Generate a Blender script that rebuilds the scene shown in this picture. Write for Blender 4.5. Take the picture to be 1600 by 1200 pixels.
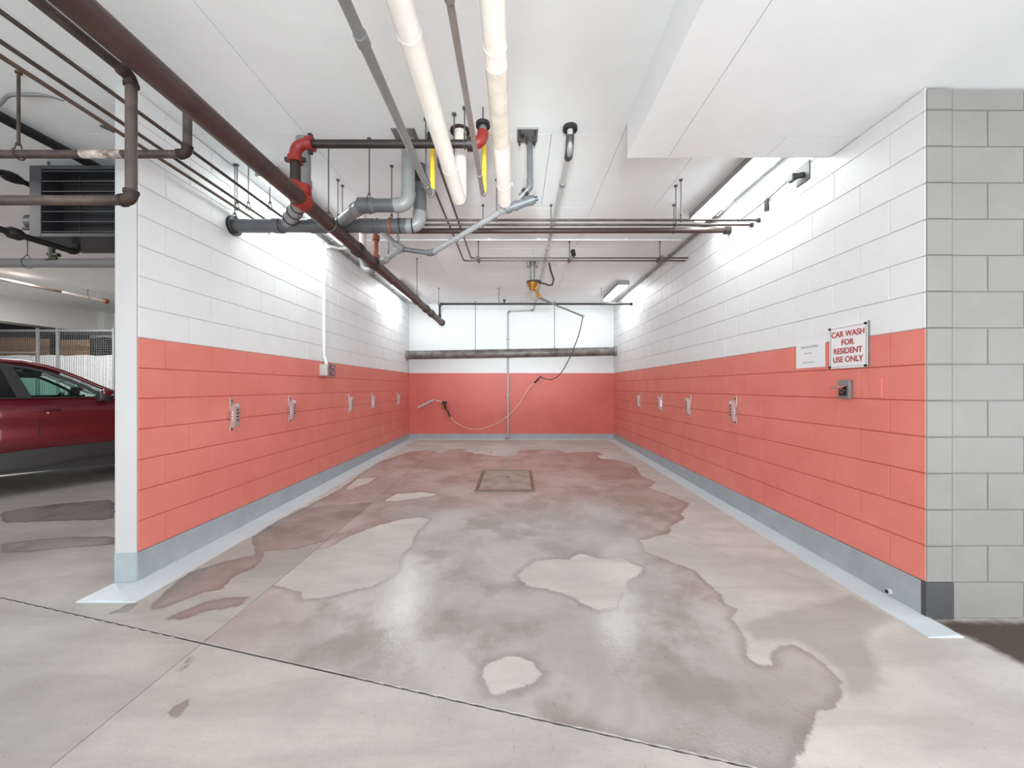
import bpy, bmesh, math, random
import numpy as np
from mathutils import Vector, Matrix

random.seed(7)
for o in list(bpy.data.objects):
    bpy.data.objects.remove(o, do_unlink=True)
scene = bpy.context.scene
COL = scene.collection

# ------------------------------------------------------------------ camera
CZ, F = 1.295, 595.0
cam_d = bpy.data.cameras.new('camera')
cam = bpy.data.objects.new('camera', cam_d)
COL.objects.link(cam)
cam.location = (0, 0, CZ)
cam.rotation_euler = (math.pi / 2, 0, 0)
cam_d.sensor_width = 36
cam_d.lens = F / 1600 * 36
cam_d.shift_x = -6 / 1600
cam_d.shift_y = 5 / 1600
cam_d.clip_start = 0.02
scene.camera = cam

# ------------------------------------------------------------------ light
world = bpy.data.worlds.new('world')
scene.world = world
world.use_nodes = True
bg = world.node_tree.nodes['Background']
bg.inputs[0].default_value = (0.93, 0.96, 1.0, 1)
bg.inputs[1].default_value = .98
scene.view_settings.view_transform = 'Standard'
scene.view_settings.look = 'None'
scene.view_settings.gamma = 1
scene.view_settings.use_curve_mapping = False
scene.view_settings.exposure = 1.73
LAMP = 6.8          # emission of the fluorescent diffusers


def area(name, loc, size, power, rot=(0, 0, 0), col=(1, .985, .96)):
    d = bpy.data.lights.new(name, 'AREA')
    d.shape = 'RECTANGLE'
    d.size, d.size_y = size
    d.energy = power
    d.color = col
    o = bpy.data.objects.new(name, d)
    o.location = loc
    o.rotation_euler = rot
    COL.objects.link(o)
    return o


# the drive aisle's ceiling lamps, behind and beside the camera
area('aisle_lamp', (-1.6, -1.2, 3.2), (1.3, .25), 8)
area('aisle_lamp', (2.0, -1.2, 2.9), (1.3, .25), 5)
area('aisle_lamp', (0.0, -2.9, 3.2), (2.4, .3), 8)
# unseen fill lights, added to brighten the ceiling and the far end
area('added_ceiling_fill', (0, -.7, 1.1), (1.4, 1.0), 15, (math.radians(180 - 52), 0, 0), (.97, 1, 1))
fd = bpy.data.lights.new('added_far_fill', 'SPOT')  # added spot fill, unseen, that brightens the far ceiling and back wall
fd.energy, fd.spot_size, fd.spot_blend, fd.shadow_soft_size = 560, math.radians(36), 1.0, .35
fd.color = (.90, 1, 1)
fo = bpy.data.objects.new('added_far_fill', fd)
fo.location = (0, -.6, 1.7)
fo.rotation_euler = (math.radians(90 + 9.5), 0, 0)
COL.objects.link(fo)
area('parking_lamp', (-5.6, 2.6, 3.2), (1.2, .2), 10)
area('parking_lamp', (-8.5, 6.6, 3.2), (1.2, .2), 55)


# ------------------------------------------------------------------ materials
def mat(name, col, rough=.6, metal=0., bump=0., bscale=40., var=0., vscale=3., coat=0., emit=None, spec=.5, var_col=None):
    m = bpy.data.materials.new(name)
    m.use_nodes = True
    nt = m.node_tree
    b = nt.nodes['Principled BSDF']
    b.inputs['Base Color'].default_value = (*col, 1)
    b.inputs['Roughness'].default_value = rough
    b.inputs['Metallic'].default_value = metal
    b.inputs['Coat Weight'].default_value = coat
    b.inputs['Specular IOR Level'].default_value = spec
    geo = None
    if var or bump:
        geo = nt.nodes.new('ShaderNodeNewGeometry')
    if var:
        n = nt.nodes.new('ShaderNodeTexNoise')
        n.inputs['Scale'].default_value = vscale
        n.inputs['Detail'].default_value = 6
        n.inputs['Roughness'].default_value = .65
        nt.links.new(geo.outputs['Position'], n.inputs['Vector'])
        r = nt.nodes.new('ShaderNodeMapRange')
        r.inputs[1].default_value = .35
        r.inputs[2].default_value = .65
        nt.links.new(n.outputs[0], r.inputs[0])
        mx = nt.nodes.new('ShaderNodeMix')
        mx.data_type = 'RGBA'
        c2 = var_col or tuple(c * (1 - var) for c in col)
        mx.inputs[6].default_value = (*col, 1)
        mx.inputs[7].default_value = (*c2, 1)
        nt.links.new(r.outputs[0], mx.inputs[0])
        nt.links.new(mx.outputs[2], b.inputs['Base Color'])
    if bump:
        n = nt.nodes.new('ShaderNodeTexNoise')
        n.inputs['Scale'].default_value = bscale
        n.inputs['Detail'].default_value = 4
        nt.links.new(geo.outputs['Position'], n.inputs['Vector'])
        bp = nt.nodes.new('ShaderNodeBump')
        bp.inputs['Strength'].default_value = bump
        bp.inputs['Distance'].default_value = .004
        nt.links.new(n.outputs[0], bp.inputs['Height'])
        nt.links.new(bp.outputs[0], b.inputs['Normal'])
    if emit:
        b.inputs['Emission Color'].default_value = (*emit[0], 1)
        b.inputs['Emission Strength'].default_value = emit[1]
    return m


M_WHITE = mat('white_block_paint', (.79, .805, .815), .45, bump=.35, bscale=120, var=.03, vscale=6)
M_RED = mat('red_block_paint', (.76, .235, .19), .5, bump=.35, bscale=120, var=.14, vscale=2.2, var_col=(.71, .195, .155))
M_WHITEJ = mat('white_mortar_paint', (.60, .605, .61), .6)
M_REDJ = mat('red_mortar_paint', (.52, .115, .09), .6)
M_GREYJ = mat('grey_mortar_paint', (.25, .245, .235), .6)
M_REDW = mat('red_concrete_paint', (.66, .155, .125), .5, bump=.3, bscale=60, var=.12, vscale=1.6, var_col=(.60, .13, .105))
M_GREYW = mat('grey_block_paint', (.27, .268, .255), .6, bump=.4, bscale=90, var=.1, vscale=3, var_col=(.245, .237, .225))
M_CEIL = mat('ceiling_paint', (.86, .885, .895), .7, bump=.15, bscale=50, var=.06, vscale=1.3)
M_CEILD = mat('ceiling_joint', (.45, .45, .45), .8)
M_PIER = mat('pier_white_shaded', (.50, .50, .495), .5, bump=.25, bscale=60, var=.03)  # the walls' white paint, its colour darkened to dim this end face
M_BASE = mat('grey_base_paint', (.31, .355, .385), .45, bump=.3, bscale=60, var=.18, vscale=5, var_col=(.38, .425, .455))
M_BASED = mat('base_grey_shaded', (.072, .074, .08), .5, bump=.3, bscale=60, var=.15, vscale=5)  # the grey base paint, its colour darkened for less light on the front end
M_BASEL = mat('pale_kerb_paint', (.60, .66, .69), .4, bump=.2, bscale=60, var=.1, vscale=4, var_col=(.54, .60, .63))
M_BROWN = mat('rust_brown_pipe_paint', (.038, .019, .016), .42, bump=.15, bscale=80, var=.4, vscale=7, var_col=(.06, .032, .026))
M_DKBROWN = mat('dark_brown_steel', (.014, .009, .008), .45, bump=.2, bscale=80, var=.3, vscale=9, var_col=(.028, .019, .016))
M_RUST = mat('rusty_steel', (.08, .05, .036), .6, bump=.5, bscale=60, var=.5, vscale=12, var_col=(.12, .085, .065))
M_RUSTD = mat('dark_rusty_steel', (.030, .022, .019), .55, bump=.4, bscale=60, var=.5, vscale=9, var_col=(.085, .06, .048))
M_FIT = mat('rusted_fitting', (.032, .014, .010), .7, bump=.6, bscale=70, var=.4, vscale=20)
M_REDF = mat('red_coupling', (.22, .014, .009), .4, bump=.3, bscale=80, var=.4, vscale=18, var_col=(.25, .02, .015))
M_ORANGE = mat('orange_rust_pipe', (.33, .10, .05), .6, var=.4, vscale=20)
M_GREY = mat('grey_plastic_pipe', (.075, .080, .087), .38, var=.15, vscale=6, var_col=(.105, .11, .117))
M_GREYL = mat('pale_grey_pipe', (.27, .275, .28), .35, metal=.2, var=.15, vscale=6)
M_GREYP = mat('grey_painted_pipe', (.22, .22, .22), .4, var=.1, vscale=6)
M_PALE = mat('pale_painted_conduit', (.46, .46, .455), .4, var=.08, vscale=5)
M_BAND = mat('dark_band', (.03, .03, .032), .4, metal=.3)
M_IVORY = mat('ivory_pipe_wrap', (.72, .68, .63), .45, bump=.1, bscale=40, var=.12, vscale=5, var_col=(.64, .58, .52))
M_TAUPE = mat('taupe_painted_pipe', (.22, .18, .165), .4, var=.15, vscale=9)
M_YELLOW = mat('yellow_gas_pipe', (.83, .58, .055), .4, var=.15, vscale=18)
M_WHITEP = mat('white_painted_conduit', (.85, .85, .84), .35)
M_STEEL = mat('galvanised_steel', (.30, .305, .31), .4, metal=.6, var=.2, vscale=20)
M_CHROME = mat('chrome', (.75, .75, .76), .18, metal=1.)
M_CLIP = mat('brushed_clip_steel', (.62, .60, .60), .32, metal=.75)
M_ROD = mat('threaded_rod_steel', (.12, .12, .12), .45, metal=.5)
M_CONDUIT = mat('copper_brown_line', (.10, .075, .065), .4, metal=.3, var=.3, vscale=12)
M_BLACK = mat('black_rubber', (.012, .012, .013), .5)
M_DARK = mat('dark_grey_metal', (.06, .062, .065), .5, metal=.3, bump=.1)
M_HEAT = mat('heater_casing_grey', (.05, .052, .056), .45, metal=.3, var=.1)
M_HEATD = mat('heater_core_dark', (.03, .03, .032), .6)
M_FIXT = mat('lamp_housing_grey', (.33, .33, .33), .4, metal=.2)
M_TUBE = mat('lamp_diffuser', (1, 1, 1), .4, emit=((.95, 1, .995), LAMP))
M_GOLD = mat('brass', (.50, .27, .07), .3, metal=.8, var=.3, vscale=30)
M_SIGN = mat('sign_white', (.82, .82, .83), .35)
M_SIGNR = mat('sign_red_letters', (.42, .06, .055), .5)
M_PAPER = mat('paper_white', (.80, .81, .84), .5)
M_INK = mat('grey_ink', (.42, .43, .44), .6)
M_DRAIN = mat('muddy_steel', (.27, .20, .16), .5, metal=.1, bump=.5, bscale=40, var=.5, vscale=5, var_col=(.42, .36, .31))
M_OLIVE = mat('olive_valve', (.02, .025, .008), .5)
M_FRAME = mat('rusty_drain_frame', (.13, .085, .065), .6, bump=.4, bscale=50, var=.5, vscale=6, var_col=(.22, .16, .13))
M_HOSE = mat('red_hose', (.85, .50, .44), .4)
M_OUTLET = mat('outlet_red', (.25, .03, .04), .4)
M_BOXG = mat('box_grey_white', (.55, .56, .54), .4)
M_CARP = mat('burgundy_car_paint', (.135, .008, .016), .28, metal=.45, coat=1.)
M_CLAD = mat('black_car_trim', (.03, .031, .034), .38)
M_TIRE = mat('tyre_rubber', (.012, .012, .012), .8)
M_RIM = mat('alloy_rim', (.35, .35, .36), .3, metal=.9)
M_SEAT = mat('dark_upholstery', (.02, .02, .022), .7)
M_SLAT = mat('white_plastic_slat', (.74, .75, .77), .4)
M_WOOD = mat('plywood_tan', (.42, .25, .14), .6, bump=.3, var=.4, vscale=9, var_col=(.30, .17, .09))
M_MESHM = mat('grey_wire_mesh', (.22, .23, .23), .5, metal=.3)
M_POST = mat('fence_post_grey', (.30, .31, .31), .45, metal=.3)
M_SHADE = mat('dark_concrete', (.10, .10, .10), .8, var=.2)
M_BEAM = mat('pale_beam_paint', (.70, .70, .68), .6, var=.06)


def glass_mat():
    m = bpy.data.materials.new('tinted_car_glass')
    m.use_nodes = True
    nt = m.node_tree
    nt.nodes.remove(nt.nodes['Principled BSDF'])
    out = nt.nodes['Material Output']
    tr = nt.nodes.new('ShaderNodeBsdfTransparent')
    tr.inputs[0].default_value = (.72, .86, .82, 1)
    gl = nt.nodes.new('ShaderNodeBsdfGlossy')
    gl.inputs['Roughness'].default_value = .03
    fr = nt.nodes.new('ShaderNodeFresnel')
    fr.inputs[0].default_value = 1.45
    mx = nt.nodes.new('ShaderNodeMixShader')
    nt.links.new(fr.outputs[0], mx.inputs[0])
    nt.links.new(tr.outputs[0], mx.inputs[1])
    nt.links.new(gl.outputs[0], mx.inputs[2])
    nt.links.new(mx.outputs[0], out.inputs[0])
    return m


M_GLASS = glass_mat()
M_DGLASS = mat('dark_privacy_glass', (.012, .013, .014), .06)


# ------------------------------------------------------------------ helpers
def V(px, py, Y):
    """point that the photograph shows at pixel (px, py), Y metres from the lens plane"""
    return Vector(((px - 806) * Y / F, Y, CZ + (605 - py) * Y / F))


def fz(Y):
    return min(max(Y - 2.5, 0), 6.5) * .01246


def FP(px, py):
    """point of the floor seen at a pixel"""
    k = (py - 605) / F
    Y = CZ / k
    if Y > 2.5:
        Y = (CZ + .03115) / (k + .01246)
    return ((px - 806) * Y / F, Y)


def tag(o, label=None, cat=None, group=None, kind=None):
    if label: o['label'] = label
    if cat: o['category'] = cat
    if group: o['group'] = group
    if kind: o['kind'] = kind
    return o


def thing(name, label, cat, loc=(0, 0, 0), group=None):
    o = bpy.data.objects.new(name, None)
    o.empty_display_size = .05
    COL.objects.link(o)
    o.location = loc
    return tag(o, label, cat, group)


def world_loc(o):
    v = Vector((0, 0, 0))
    while o is not None:
        v += o.location
        o = o.parent
    return v


def catmull(pts, n=6):
    pts = [Vector(q) for q in pts]
    out = []
    for i in range(len(pts) - 1):
        p0, p1, p2, p3 = pts[max(i - 1, 0)], pts[i], pts[i + 1], pts[min(i + 2, len(pts) - 1)]
        for k in range(n):
            t_ = k / n
            out.append(.5 * ((2 * p1) + (p2 - p0) * t_ + (2 * p0 - 5 * p1 + 4 * p2 - p3) * t_ ** 2 + (3 * p1 - p0 - 3 * p2 + p3) * t_ ** 3))
    out.append(pts[-1])
    return out


class MB:
    def __init__(s):
        s.v, s.f = [], []

    def add(s, vs, fs):
        n = len(s.v)
        s.v += [tuple(p) for p in vs]
        s.f += [tuple(i + n for i in f) for f in fs]
        return s

    def box(s, x0, x1, y0, y1, z0, z1, b=0.):
        if x0 > x1: x0, x1 = x1, x0
        if y0 > y1: y0, y1 = y1, y0
        if z0 > z1: z0, z1 = z1, z0
        if b <= 0:
            vs = [(x, y, z) for z in (z0, z1) for y in (y0, y1) for x in (x0, x1)]
            return s.add(vs, [(0, 2, 3, 1), (4, 5, 7, 6), (0, 1, 5, 4), (2, 6, 7, 3), (0, 4, 6, 2), (1, 3, 7, 5)])
        bm = bmesh.new()
        bmesh.ops.create_cube(bm, size=1)
        for v in bm.verts:
            v.co = Vector(((x0 + x1) / 2 + v.co.x * (x1 - x0), (y0 + y1) / 2 + v.co.y * (y1 - y0), (z0 + z1) / 2 + v.co.z * (z1 - z0)))
        bmesh.ops.bevel(bm, geom=list(bm.edges), offset=b, segments=2, affect='EDGES', profile=.5)
        bm.verts.index_update()
        s.add([v.co for v in bm.verts], [[v.index for v in f.verts] for f in bm.faces])
        bm.free()
        return s

    def tube(s, pts, r, seg=12, closed=False, rs=None, caps=True):
        pts = [Vector(p) for p in pts]
        n = len(pts)
        dirs = []
        for i in range(n):
            if closed:
                d = (pts[(i + 1) % n] - pts[i - 1])
            elif i == 0:
                d = pts[1] - pts[0]
            elif i == n - 1:
                d = pts[-1] - pts[-2]
            else:
                d = (pts[i + 1] - pts[i]).normalized() + (pts[i] - pts[i - 1]).normalized()
            dirs.append(d.normalized())
        up = Vector((0, 0, 1)) if abs(dirs[0].z) < .9 else Vector((1, 0, 0))
        u = dirs[0].cross(up).normalized()
        vs = []
        for i in range(n):
            d = dirs[i]
            u = (u - d * u.dot(d))
            if u.length < 1e-6:
                u = d.orthogonal()
            u.normalize()
            w = d.cross(u)
            rr = rs[i] if rs else r
            for k in range(seg):
                a = 2 * math.pi * k / seg
                vs.append(pts[i] + (u * math.cos(a) + w * math.sin(a)) * rr)
        fs = []
        m = n if closed else n - 1
        for i in range(m):
            a, b = i * seg, ((i + 1) % n) * seg
            for k in range(seg):
                fs.append((a + k, a + (k + 1) % seg, b + (k + 1) % seg, b + k))
        if caps and not closed:
            fs.append(tuple(range(seg))[::-1])
            fs.append(tuple((n - 1) * seg + k for k in range(seg)))
        return s.add(vs, fs)

    def cyl(s, a, b, r, seg=12, r2=None):
        return s.tube([a, b], r, seg, rs=[r, r if r2 is None else r2])

    def prism(s, poly, d):
        """polygon of 3-D points extruded along vector d"""
        n = len(poly)
        d = Vector(d)
        vs = [Vector(p) for p in poly] + [Vector(p) + d for p in poly]
        fs = [tuple(range(n)), tuple(range(2 * n - 1, n - 1, -1))]
        fs += [(i, n + i, n + (i + 1) % n, (i + 1) % n) for i in range(n)]
        return s.add(vs, fs)

    def build(s, name, m, parent=None, smooth=None, label=None, recalc=True):
        off = world_loc(parent) if parent else Vector((0, 0, 0))
        if parent is None:
            a = np.array(s.v)
            lo, hi = a.min(0), a.max(0)
            off = Vector(((lo[0] + hi[0]) / 2, (lo[1] + hi[1]) / 2, lo[2]))
        me = bpy.data.meshes.new(name)
        me.from_pydata([(p[0] - off.x, p[1] - off.y, p[2] - off.z) for p in s.v], [], s.f)
        if recalc:
            bm = bmesh.new()
            bm.from_mesh(me)
            bmesh.ops.recalc_face_normals(bm, faces=bm.faces)
            bm.to_mesh(me)
            bm.free()
        me.materials.append(m)
        if smooth is not None:
            me.polygons.foreach_set('use_smooth', [True] * len(me.polygons))
            me.set_sharp_from_angle(angle=math.radians(smooth))
        o = bpy.data.objects.new(name, me)
        COL.objects.link(o)
        if parent:
            o.parent = parent
        else:
            o.location = off
        if label: o['label'] = label
        return o


def arc_pts(p0, p1, p2, e, n=6):
    a = p1 + (p0 - p1).normalized() * e
    b = p1 + (p2 - p1).normalized() * e
    return [a * (1 - t) ** 2 + p1 * 2 * t * (1 - t) + b * t * t for t in [i / n for i in range(n + 1)]]


def pipe_run(t, pts, r, m, m_elbow=None, e=None, collar=1.18, seg=16, names=('pipe_run', 'elbow'), cap=None):
    """straight lengths and elbows, each a part of thing t"""
    pts = [Vector(p) for p in pts]
    e = e or r * 2.2
    m_elbow = m_elbow or m
    n = len(pts)
    for i in range(n - 1):
        a, b = pts[i].copy(), pts[i + 1].copy()
        d = (b - a).normalized()
        if i > 0: a += d * e * .8
        if i < n - 2: b -= d * e * .8
        MB().cyl(a, b, r, seg).build(names[0], m, t, 40)
    for i in range(1, n - 1):
        ap = arc_pts(pts[i - 1], pts[i], pts[i + 1], e)
        mb = MB().tube(ap, r * (1 + (collar - 1) * .6), seg)
        if collar > 1.05:
            d0 = (ap[1] - ap[0]).normalized()
            d1 = (ap[-1] - ap[-2]).normalized()
            mb.cyl(ap[0] - d0 * r * .35, ap[0] + d0 * r * .35, r * collar, seg)
            mb.cyl(ap[-1] - d1 * r * .35, ap[-1] + d1 * r * .35, r * collar, seg)
        mb.build(names[1], m_elbow, t, 40)


def ring(t, name, c, axis, r, w, m, thick=.004, seg=20):
    """band around a pipe"""
    c = Vector(c); axis = Vector(axis).normalized()
    return MB().cyl(c - axis * w / 2, c + axis * w / 2, r + thick, seg).build(name, m, t, 40)


ZC = 3.25


def hanger(c, r, axis, label, ztop=ZC, group=None, name='pipe_hanger', m=None, rod=.005):
    """threaded rod from the ceiling with a clevis loop round a pipe centred on c"""
    m = m or M_ROD
    c = Vector(c)
    t = thing(name, label, 'pipe hanger', (c.x, c.y, ztop), group)
    mb = MB().cyl((c.x, c.y, c.z + r + .035), (c.x, c.y, ztop), rod, 8)
    mb.cyl((c.x, c.y, ztop - .012), (c.x, c.y, ztop), .016, 10)
    mb.build('rod', m, t, 40)
    u = Vector((1, 0, 0)) if axis == 'y' else Vector((0, 1, 0))
    rr = r + .006
    pts = []
    for k in range(15):
        a = math.radians(-235 + 290 * k / 14)
        pts.append(c + u * math.cos(a) * rr + Vector((0, 0, math.sin(a) * rr)))
    pts = [c + u * (-.010) + Vector((0, 0, r + .04))] + pts + [c + u * .010 + Vector((0, 0, r + .04))]
    k = MB().tube(pts, .0042, 6)
    k.cyl(c + Vector((0, 0, r + .028)), c + Vector((0, 0, r + .046)), .009, 6)
    k.build('clevis', m, t, 40)
    return t


def struct(mb, name, m, parent=None, smooth=None):
    o = mb.build(name, m, parent, smooth)
    if parent is None: o['kind'] = 'structure'
    return o


# ------------------------------------------------------------------ floor
def poly_sd(P, poly):
    """signed distance, positive inside"""
    poly = np.array(poly)
    a = poly
    b = np.roll(poly, -1, 0)
    d = np.full(len(P), 1e9)
    inside = np.zeros(len(P), bool)
    for (x0, y0), (x1, y1) in zip(a, b):
        ex, ey = x1 - x0, y1 - y0
        L = ex * ex + ey * ey + 1e-12
        t = np.clip(((P[:, 0] - x0) * ex + (P[:, 1] - y0) * ey) / L, 0, 1)
        d = np.minimum(d, np.hypot(P[:, 0] - x0 - t * ex, P[:, 1] - y0 - t * ey))
        if abs(ey) > 1e-12:
            c = ((y0 > P[:, 1]) != (y1 > P[:, 1])) & (P[:, 0] < ex * (P[:, 1] - y0) / ey + x0)
            inside ^= c
    return np.where(inside, d, -d)


def fpoly(pts):
    return [FP(*p) for p in pts]


WET_MAIN = [(592, 722), (620, 712), (640, 706), (668, 703), (690, 708), (700, 703), (715, 701), (735, 703), (742, 710), (768, 706), (776, 712), (790, 714), (806, 711), (812, 703), (850, 702), (870, 703), (885, 707), (905, 706), (933, 706), (945, 712), (960, 718), (985, 724), (995, 730), (1002, 743), (1025, 753), (1014, 762), (1048, 774), (1079, 787), (1064, 803), (1071, 810), (1048, 824), (1048, 833), (1002, 845), (1010, 862), (1048, 877), (1087, 891), (1106, 910), (1125, 927), (1137, 945), (1154, 950), (1146, 968), (1163, 991), (1171, 1025), (1186, 1038), (1206, 1040), (1202, 1017), (1217, 1008), (1236, 1006), (1269, 1020), (1299, 1044), (1314, 1065), (1320, 1089), (1302, 1111), (1278, 1113), (1272, 1131), (1262, 1160), (1240, 1210), (1215, 1212), (870, 1131), (317, 1003), (434, 914), (520, 843), (500, 848), (465, 858), (446, 860), (415, 862), (400, 870), (392, 841), (430, 815), (472, 795), (500, 780), (530, 765), (560, 742)]
DRY = [
    [(434, 914), (472, 925), (474, 935), (507, 933), (538, 925), (584, 914), (618, 895), (626, 868), (641, 852), (649, 833), (670, 812), (657, 808), (626, 812), (588, 822), (545, 839), (515, 856), (484, 883), (453, 895), (432, 910)],
    [(809, 898), (837, 877), (864, 874), (891, 875), (905, 864), (933, 873), (972, 873), (1002, 887), (998, 897), (976, 910), (979, 921), (966, 935), (964, 950), (931, 952), (910, 943), (895, 931), (857, 921), (822, 914)],
    [(756, 1060), (758, 1042), (788, 1029), (809, 1027), (830, 1035), (845, 1054), (830, 1069), (799, 1079), (780, 1084), (766, 1080)],
    [(600, 783), (620, 772), (660, 769), (684, 773), (660, 777), (620, 783)],
    [(540, 764), (560, 748), (588, 746), (575, 755), (548, 764)],
    [(720, 704), (735, 702), (765, 707), (790, 713), (770, 712), (742, 708)],
    [(933, 712), (962, 708), (975, 713), (960, 718), (940, 717)],
]
WET_X = [
    [(233, 947), (273, 910), (300, 893), (350, 877), (400, 866), (415, 860), (410, 876), (400, 887), (367, 900), (350, 920), (317, 927), (290, 937), (233, 958)],
    [(250, 970), (290, 953), (317, 940), (357, 933), (392, 932), (377, 947), (317, 957), (283, 970)],
    [(167, 960), (200, 943), (217, 942), (202, 957)],
    [(275, 1050), (300, 1018), (303, 1032), (285, 1050)],
    [(260, 1110), (285, 1095), (303, 1085), (300, 1098), (283, 1118), (266, 1128)],
    [(0, 800), (60, 790), (180, 780), (180, 812), (60, 815), (0, 818)],
    [(0, 850), (60, 842), (120, 838), (182, 838), (182, 852), (80, 858), (0, 870)],
]
SEMI = [(1272, 945), (1330, 930), (1400, 968), (1392, 972), (1360, 985), (1352, 1000), (1366, 1030), (1380, 1065), (1360, 1085), (1330, 1090), (1322, 1065), (1290, 1025), (1240, 1000), (1215, 1000), (1180, 1000), (1160, 975), (1220, 955)]
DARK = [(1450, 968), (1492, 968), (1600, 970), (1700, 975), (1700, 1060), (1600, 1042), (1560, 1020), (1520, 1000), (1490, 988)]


def floor_build():
    x0, x1, y0, y1 = -14., 7., -3.4, 12.
    # near part fine, the rest coarse
    xs = np.concatenate([np.arange(x0, -3.6, .2), np.arange(-3.6, 3.4, .028), np.arange(3.4, x1 + .01, .2)])
    ys = np.concatenate([np.arange(y0, .9, .2), np.arange(.9, 3.2, .022), np.arange(3.2, 9.1, .035), np.arange(9.1, y1 + .01, .2)])
    bm = bmesh.new()
    grid = [[bm.verts.new((x, y, 0)) for x in xs] for y in ys]
    for j in range(len(ys) - 1):
        for i in range(len(xs) - 1):
            bm.faces.new((grid[j][i], grid[j][i + 1], grid[j + 1][i + 1], grid[j + 1][i]))
    # sawn joints: (point, direction, range test, half width)
    L2a, L2b = Vector(FP(0, 933)), Vector(FP(870, 1130))
    d2 = (L2b - L2a).normalized()
    L3a, L3b = Vector(FP(472, 793)), Vector((-.50, 4.53))
    d3 = (L3b - L3a).normalized()
    L4a, L4b = Vector((.26, 4.52)), Vector(FP(1315, 923))
    d4 = (L4b - L4a).normalized()
    lines = [
        (Vector((-1.585, 0)), Vector((0, 1)), lambda p: p.y < 8.88, .0045),
        (L2a, d2, lambda p: p.x < 2.0 or True, .007),
        (L3a, d3, lambda p: -2.27 < p.x < -.47, .004),
        (L4a, d4, lambda p: .23 < p.x < 2.08 and p.y > 2.40, .0055),
    ]
    for P0, d, ok, w in lines:
        nrm = Vector((-d.y, d.x, 0))
        for off in (-w, 0, w):
            near = [f for f in bm.faces if abs((f.calc_center_median().xy - P0).dot(nrm.xy)) < .32 and (off is not None)]
            geom = set(near)
            for f in near:
                geom.update(f.edges); geom.update(f.verts)
            bmesh.ops.bisect_plane(bm, geom=list(geom), dist=1e-5, plane_co=Vector((P0.x, P0.y, 0)) + nrm * off, plane_no=nrm)
    low = set()
    for P0, d, ok, w in lines:
        n2 = Vector((-d.y, d.x))
        for v in bm.verts:
            if abs((v.co.xy - P0).dot(n2)) < 9e-4 and ok(v.co):
                low.add(v)

    for v in bm.verts:
        v.co.z = fz(v.co.y) - (.009 if v in low else 0)
    # slabs
    n2 = Vector((-d2.y, d2.x)); n3 = Vector((-d3.y, d3.x)); n4 = Vector((-d4.y, d4.x))

    def region(c):
        below = (c - L2a).dot(n2) < 0
        left = c.x < -1.585
        if below:
            return 0 if left else 1
        if left:
            if c.x < -2.6: return 2
            return 3 if (c - L3a).dot(n3) > 0 else 2
        if c.y > 5 and c.x < 2.3: return 4
        if c.x < .0:
            return 4 if (c - L3a).dot(n3) > 0 else 5
        return 4 if (c - L4a).dot(n4) > 0 else 5
    bm.verts.index_update()
    co = np.array([v.co[:] for v in bm.verts])
    P = co[:, :2]
    sd = poly_sd(P, fpoly(WET_MAIN))
    for q in DRY:
        sd = np.minimum(sd, -poly_sd(P, fpoly(q)))
    for q in WET_X:
        sd = np.maximum(sd, poly_sd(P, fpoly(q)))
    sdx = np.full(len(P), -1.)
    for q in WET_X:
        sdx = np.maximum(sdx, poly_sd(P, fpoly(q)))
    sdr = poly_sd(P, fpoly(WET_MAIN[:-14] + [(1240, 1260), (870, 1160), (280, 1040), (280, 970), (400, 890), (500, 820), (560, 742)]))
    for q in DRY[:1]:
        sdr = np.minimum(sdr, -poly_sd(P, fpoly(q[:-3] + [(440, 870), (405, 905)])))
    for q in DRY[1:]:
        sdr = np.minimum(sdr, -poly_sd(P, fpoly(q)))
    wet_of = {0: sdx, 1: sdx, 4: np.maximum(sdr, sdx), 5: np.maximum(sdr, sdx)}
    wet = np.clip(sd, -.4, .4)
    joint = np.array([1. if v in low else 0. for v in bm.verts])
    semi = np.clip(poly_sd(P, fpoly(SEMI)), -.3, .3)
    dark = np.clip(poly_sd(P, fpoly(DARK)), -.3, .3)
    mud = np.zeros(len(P))
    for (px, py, sx, sy, a) in [(790, 735, .75, .55, .9), (800, 785, .7, .5, .8), (1000, 785, .35, .25, .8), (880, 730, .9, .5, .5), (620, 765, .5, .25, .35), (700, 770, .5, .2, .35)]:
        cx, cy = FP(px, py)
        mud = np.maximum(mud, a * np.exp(-(((P[:, 0] - cx) / sx) ** 2 + ((P[:, 1] - cy) / sy) ** 2)))
    fl = MB().box(x0, x1, y0, y1, -.12, -.02)
    base = fl.build('floor', M_SHADE)
    base['kind'] = 'structure'
    boff = base.location
    groups = {}
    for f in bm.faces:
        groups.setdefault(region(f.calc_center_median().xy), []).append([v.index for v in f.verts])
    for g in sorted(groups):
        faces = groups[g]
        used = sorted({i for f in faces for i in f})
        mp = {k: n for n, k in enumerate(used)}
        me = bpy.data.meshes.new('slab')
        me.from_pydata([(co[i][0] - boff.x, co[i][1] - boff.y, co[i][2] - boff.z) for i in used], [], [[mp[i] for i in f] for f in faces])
        for nm, arr in (('wet', np.clip(wet_of.get(g, wet), -.4, .4)), ('falloff_tone', np.full(len(P), {0: 1., 2: 1., 1: .7}.get(g, 0.))), ('joint', joint), ('semi', semi), ('dark', dark), ('mud', mud)):
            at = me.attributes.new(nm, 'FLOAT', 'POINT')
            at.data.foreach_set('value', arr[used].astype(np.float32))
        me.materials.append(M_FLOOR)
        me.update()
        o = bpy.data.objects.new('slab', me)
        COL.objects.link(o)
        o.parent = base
    bm.free()


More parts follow.
